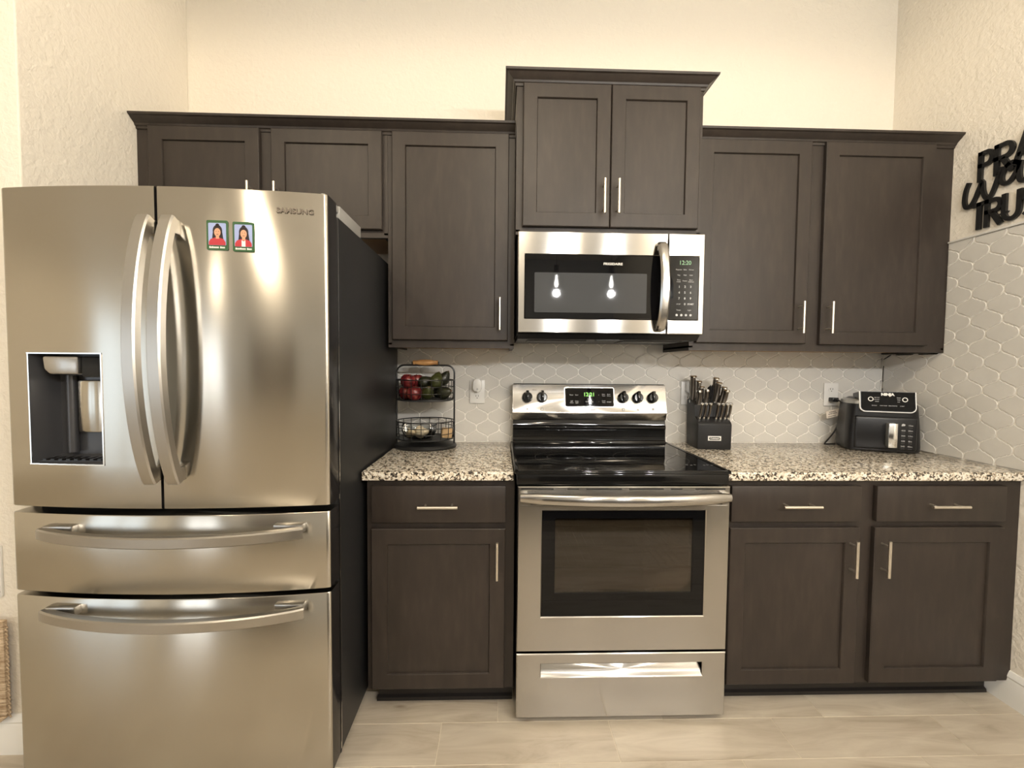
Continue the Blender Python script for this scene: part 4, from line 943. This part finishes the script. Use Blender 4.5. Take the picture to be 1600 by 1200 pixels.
mb.build('printed_guide', M_print, af, world=False)
# cord and tag
mb = MB()
cp = [(1.648, -0.022, 1.141), (1.650, -0.045, 1.142), (1.668, -0.052, 1.138), (1.672, -0.055, 1.120), (1.675, -0.055, 1.08), (1.668, -0.052, 1.035), (1.648, -0.05, 0.985), (1.618, -0.05, 0.945), (1.592, -0.055, 0.922), (1.582, -0.065, 0.9185), (1.60, -0.068, 0.9185), (1.64, -0.060, 0.9185)]
def smooth_path(P_, it=3):
    P_ = [Vector(p) for p in P_]
    for _ in range(it):
        Q = [P_[0]]
        for a_, b_ in zip(P_, P_[1:]): Q += [a_*0.75+b_*0.25, a_*0.25+b_*0.75]
        Q.append(P_[-1]); P_ = Q
    return P_
ct = thing('power_cord', 'black air fryer power cord plugged into the right-hand outlet', 'cord', (1.648, -0.0165, 0.9145))
mb.tube(smooth_path(cp), 0.0036, 8); mb.build('cable', M_fry, ct)
mb = MB(); mb.box(1.632, 1.664, -0.048, -0.0165, 1.131, 1.153, 0.004); mb.build('plug', M_fry, ct)
mb = MB(); tm = Matrix.Translation((1.630, -0.064, 1.076)) @ Euler((0, -0.20, 0.1)).to_matrix().to_4x4()
mb.box(-0.047, 0.047, -0.0005, 0.0005, -0.018, 0.018, mtx=tm); tg_ = mb.build('paper_tag', M_tag, ct, label='pale printed tag on the cord')
mb = MB()
for k, (x, z, t__) in enumerate(((-0.012, 0.009, 'WARNING'), (-0.012, 0.001, 'do not remove'), (0.032, 0.006, 'UL'))): mb.text(t__, 0.008, tm @ onback(x, -0.0009, z))
mb.box(-0.040, 0.005, -0.0010, -0.0005, -0.013, -0.0105, mtx=tm); mb.build('tag_print', M_dkprint, tg_)

# ================================================================ WALL SIGN (right wall)
sg = thing('wall_word_sign', 'black cut-out word sign on the right wall above the tile', 'wall sign', (XR-0.001, -0.64, 1.89))
SM = Matrix(((0, 0, -1, XR-0.001), (-1, 0, 0, 0), (0, 1, 0, 0), (0, 0, 0, 1)))      # u runs toward the camera, v up, w out of the wall
def stroke(mb, pts, wd, h=0.010, z0=0.003, round_=True):
    P_ = [Vector((p[0], p[1])) for p in pts]; L_, R_ = [], []
    for i, p in enumerate(P_):
        d_ = (P_[min(i+1, len(P_)-1)]-P_[max(i-1, 0)]).normalized(); n = Vector((-d_.y, d_.x))
        if 0 < i < len(P_)-1:
            a_ = (P_[i]-P_[i-1]).normalized(); c = max(0.5, abs(a_.dot(d_))); n = n/c
        L_.append(p+n*wd/2); R_.append(p-n*wd/2)
    vt = [[mb.bm.verts.new(SM @ Vector((q_.x, q_.y, z))) for q_ in S] for S in (L_, R_) for z in (z0, z0+h)]
    a0, a1, b0, b1 = vt; n = len(P_)
    for i in range(n-1):
        mb.face([a1[i], a1[i+1], b1[i+1], b1[i]]); mb.face([a0[i], b0[i], b0[i+1], a0[i+1]])
        mb.face([a0[i], a0[i+1], a1[i+1], a1[i]]); mb.face([b0[i], b1[i], b1[i+1], b0[i+1]])
    mb.face([a0[0], a1[0], b1[0], b0[0]]); mb.face([a0[-1], b0[-1], b1[-1], a1[-1]])
def arc(cx_, cy_, rx_, ry_, a0, a1, n=14): return [(cx_+rx_*math.cos(math.radians(a0+(a1-a0)*k/n)), cy_+ry_*math.sin(math.radians(a0+(a1-a0)*k/n))) for k in range(n+1)]
def glyph(mb, ch, u, v, w_, h_, t):
    if ch == 'P' or ch == 'R':
        stroke(mb, [(u+t/2, v), (u+t/2, v+h_)], t)
        stroke(mb, [(u, v+h_-t/2)]+[(u+w_*0.55, v+h_-t/2)]+arc(u+w_*0.55, v+h_*0.73, w_*0.45-t/2, h_*0.27-t/2, 88, -88)+[(u, v+h_*0.46+t/2)], t)
        if ch == 'R': stroke(mb, [(u+w_*0.42, v+h_*0.5), (u+w_-t/3, v)], t*1.1)
    elif ch == 'A':
        stroke(mb, [(u+t/2, v), (u+w_/2, v+h_)], t); stroke(mb, [(u+w_-t/2, v), (u+w_/2, v+h_)], t); stroke(mb, [(u+w_*0.2, v+h_*0.3), (u+w_*0.8, v+h_*0.3)], t*0.9)
    elif ch == 'Y':
        stroke(mb, [(u, v+h_), (u+w_/2, v+h_*0.45)], t); stroke(mb, [(u+w_, v+h_), (u+w_/2, v+h_*0.45)], t); stroke(mb, [(u+w_/2, v), (u+w_/2, v+h_*0.5)], t)
    elif ch == 'T':
        stroke(mb, [(u, v+h_-t/2), (u+w_, v+h_-t/2)], t); stroke(mb, [(u+w_/2, v), (u+w_/2, v+h_)], t)
    elif ch == 'U':
        stroke(mb, [(u+t/2, v+h_), (u+t/2, v+h_*0.35)]+arc(u+w_/2, v+h_*0.35, w_/2-t/2, h_*0.35-t/2, 180, 360)+[(u+w_-t/2, v+h_)], t)
    elif ch == 'S':
        stroke(mb, arc(u+w_/2, v+h_*0.74, w_/2-t/2, h_*0.26-t/2, 30, 270)+arc(u+w_/2, v+h_*0.26, w_/2-t/2, h_*0.26-t/2, 90, -150), t)
mb = MB(); T_ = 0.0165; u = 0.414
for ch, du, w_, dv in (('P', 0, 0.058, 0), ('R', 0.058, 0.068, 0.0), ('A', 0.120, 0.085, 0.012), ('Y', 0.205, 0.075, 0.012)): glyph(mb, ch, u+du, 2.078+dv, w_, 0.122, T_)
W1 = mb.build('upper_word', M_sign, sg, smooth=0)
mb = MB(); u = 0.402
for ch, du, w_, dv in (('T', 0, 0.048, 0), ('R', 0.044, 0.064, 0.0), ('U', 0.104, 0.066, 0), ('S', 0.168, 0.062, 0), ('T', 0.226, 0.07, 0)): glyph(mb, ch, u+du, 1.882+dv, w_, 0.112, T_)
mb.build('lower_word', M_sign, sg, smooth=0)
mb = MB()
def sp2(P_): return [(p.x, p.y) for p in [Vector((a_.x, a_.y)) for a_ in smooth_path([(x, y, 0) for x, y in P_], 2)]]
stroke(mb, sp2([(0.382, 2.092), (0.369, 2.060), (0.366, 2.010), (0.378, 1.984), (0.402, 1.998), (0.428, 2.070), (0.434, 2.076), (0.436, 2.030), (0.452, 1.996), (0.468, 2.006), (0.486, 2.060), (0.498, 2.106)]), 0.0155)
stroke(mb, sp2([(0.556, 2.096), (0.532, 2.112), (0.506, 2.092), (0.498, 2.056), (0.510, 2.030), (0.534, 2.038), (0.554, 2.076), (0.562, 2.112), (0.556, 2.060), (0.562, 2.022), (0.582, 2.022), (0.600, 2.050)]), 0.0155)
stroke(mb, sp2([(0.606, 2.088), (0.600, 2.050), (0.606, 2.018), (0.624, 2.018), (0.640, 2.040)]), 0.0155)
stroke(mb, sp2([(0.652, 2.130), (0.642, 2.050), (0.650, 2.016), (0.670, 2.016), (0.690, 2.040)]), 0.0155); stroke(mb, [(0.626, 2.090), (0.682, 2.094)], 0.0145)
stroke(mb, [(0.606, 2.106), (0.610, 2.118)], 0.015)
mb.build('script_word', M_sign, sg, smooth=0)

# ================================================================ LEFT EDGE: wall grille and woven mat
vg = thing('wall_vent', 'white slatted vent grille low on the wall at the left edge', 'vent', (-1.80, -0.7465, 0.53))
MB().box(-1.90, -1.688, -0.754, -0.7465, 0.53, 0.70, 0.002).build('frame', M_trim, vg)
for k in range(9):
    MB().box(-1.885, -1.693, -0.7555, -0.7535, 0.545+k*0.0165, 0.5505+k*0.0165).build('slot', M_dkprint, vg)
mt = thing('woven_mat', 'tan woven mat leaning on the wall at the lower left edge', 'mat', (-1.78, -0.77, 0.12))
mb = MB(); mb.prism([(-1.90, 0.150), (-1.693, 0.118), (-1.664, 0.142), (-1.664, 0.462), (-1.90, 0.462)], -0.776, -0.762, 'y', bev=0.003); mb.build('weave', M_straw, mt)
mb = MB()
for k in range(22): z = 0.15+k*0.0142; mb.tube([(-1.665, -0.769, z), (-1.660, -0.769, z-0.006), (-1.659, -0.768, z-0.014)], 0.0022, 5)
mb.build('fringe', M_straw, mt)

# ================================================================ LAMPS (reflected in steel and glass)
def can_light(x, y, label, k=1.0):
    t_ = thing('recessed_downlight', label, 'ceiling light', (x, y, ZC-0.012), 0, 'recessed ceiling lights')
    MB().lathe([(0.095, 0.010), (0.095, 0.002), (0.078, 0.0), (0.075, 0.010)], (0, 0, 0), 28).build('trim_ring', M_trim, t_, world=False)
    MB().lathe([(0.075, 0.006), (0.0, 0.0055)], (0, 0, 0), 28).build('lens', M_can, t_, world=False)
    l = bpy.data.lights.new('downlight', 'SPOT'); l.energy = P_CAN*4*k; l.color = WARM; l.spot_size = math.radians(178); l.spot_blend = 0.15; l.shadow_soft_size = 0.075
    o = bpy.data.objects.new('downlight', l); COL.objects.link(o); o.location = (x, y, ZC-0.03)
for x, y, l, k in ((-1.5, -2.6, 'recessed ceiling light in front of the refrigerator', 1.4), (0.1, -2.45, 'recessed ceiling light in front of the range', 1.35), (1.35, -2.45, 'recessed ceiling light nearest the right wall', 0.6),
                (-2.75, -4.3, 'recessed ceiling light far behind on the left', 0.4), (0.9, -4.8, 'recessed ceiling light behind the pendants', 1.0)):
    can_light(x, y, l, k)
def pendant(x, y, label):
    t_ = thing('pendant_lamp', label, 'pendant light', (x, y, ZC), 0, 'glass jar pendant lamps')
    MB().lathe([(0, 0), (0.06, 0), (0.055, -0.022), (0, -0.024)], (0, 0, 0), 24).build('canopy', M_satin, t_, world=False)
    MB().tube([(0, 0, -0.02), (0, 0, -0.88)], 0.003, 6).build('cord', M_satin, t_, world=False)
    MB().lathe([(0, -0.880), (0.022, -0.880), (0.024, -0.940), (0.045, -0.955), (0.045, -0.975), (0, -0.975)], (0, 0, 0), 24).build('cap', M_satin, t_, world=False)
    MB().lathe([(0.045, -0.975), (0.062, -1.010), (0.072, -1.060), (0.074, -1.180)], (0, 0, 0), 28, cap=False).build('jar_shade', M_clear, t_, world=False)
    MB().lathe([(0, -0.975), (0.009, -0.980), (0.010, -1.010), (0.018, -1.040), (0.020, -1.060), (0.013, -1.085), (0, -1.092)], (0, 0, 0), 18).build('bulb', M_bulb, t_, world=False)
    l = bpy.data.lights.new('pendant_glow', 'POINT'); l.energy = P_PEND; l.color = NEUT; l.shadow_soft_size = 0.03
    o = bpy.data.objects.new('pendant_glow', l); COL.objects.link(o); o.location = (x, y, ZC-1.15)
pendant(0.48, -2.9, 'jar pendant lamp, left of three'); pendant(1.02, -2.9, 'jar pendant lamp, middle of three'); pendant(1.56, -2.9, 'jar pendant lamp, right of three')

# unseen island under the pendants, added to cut floor bounce and low reflections
t_ = thing('kitchen_island', 'dark kitchen island with a granite top under the three pendants, behind the photographer', 'island', (0.95, -3.1, 0))
MB().box(-0.35, 1.7, -3.5, -2.72, 0.0, 0.88, 0.003).build('base', M_wood, t_)
MB().box(-0.42, 1.77, -3.75, -2.66, 0.8805, 0.915, 0.004).build('top', M_gran, t_)
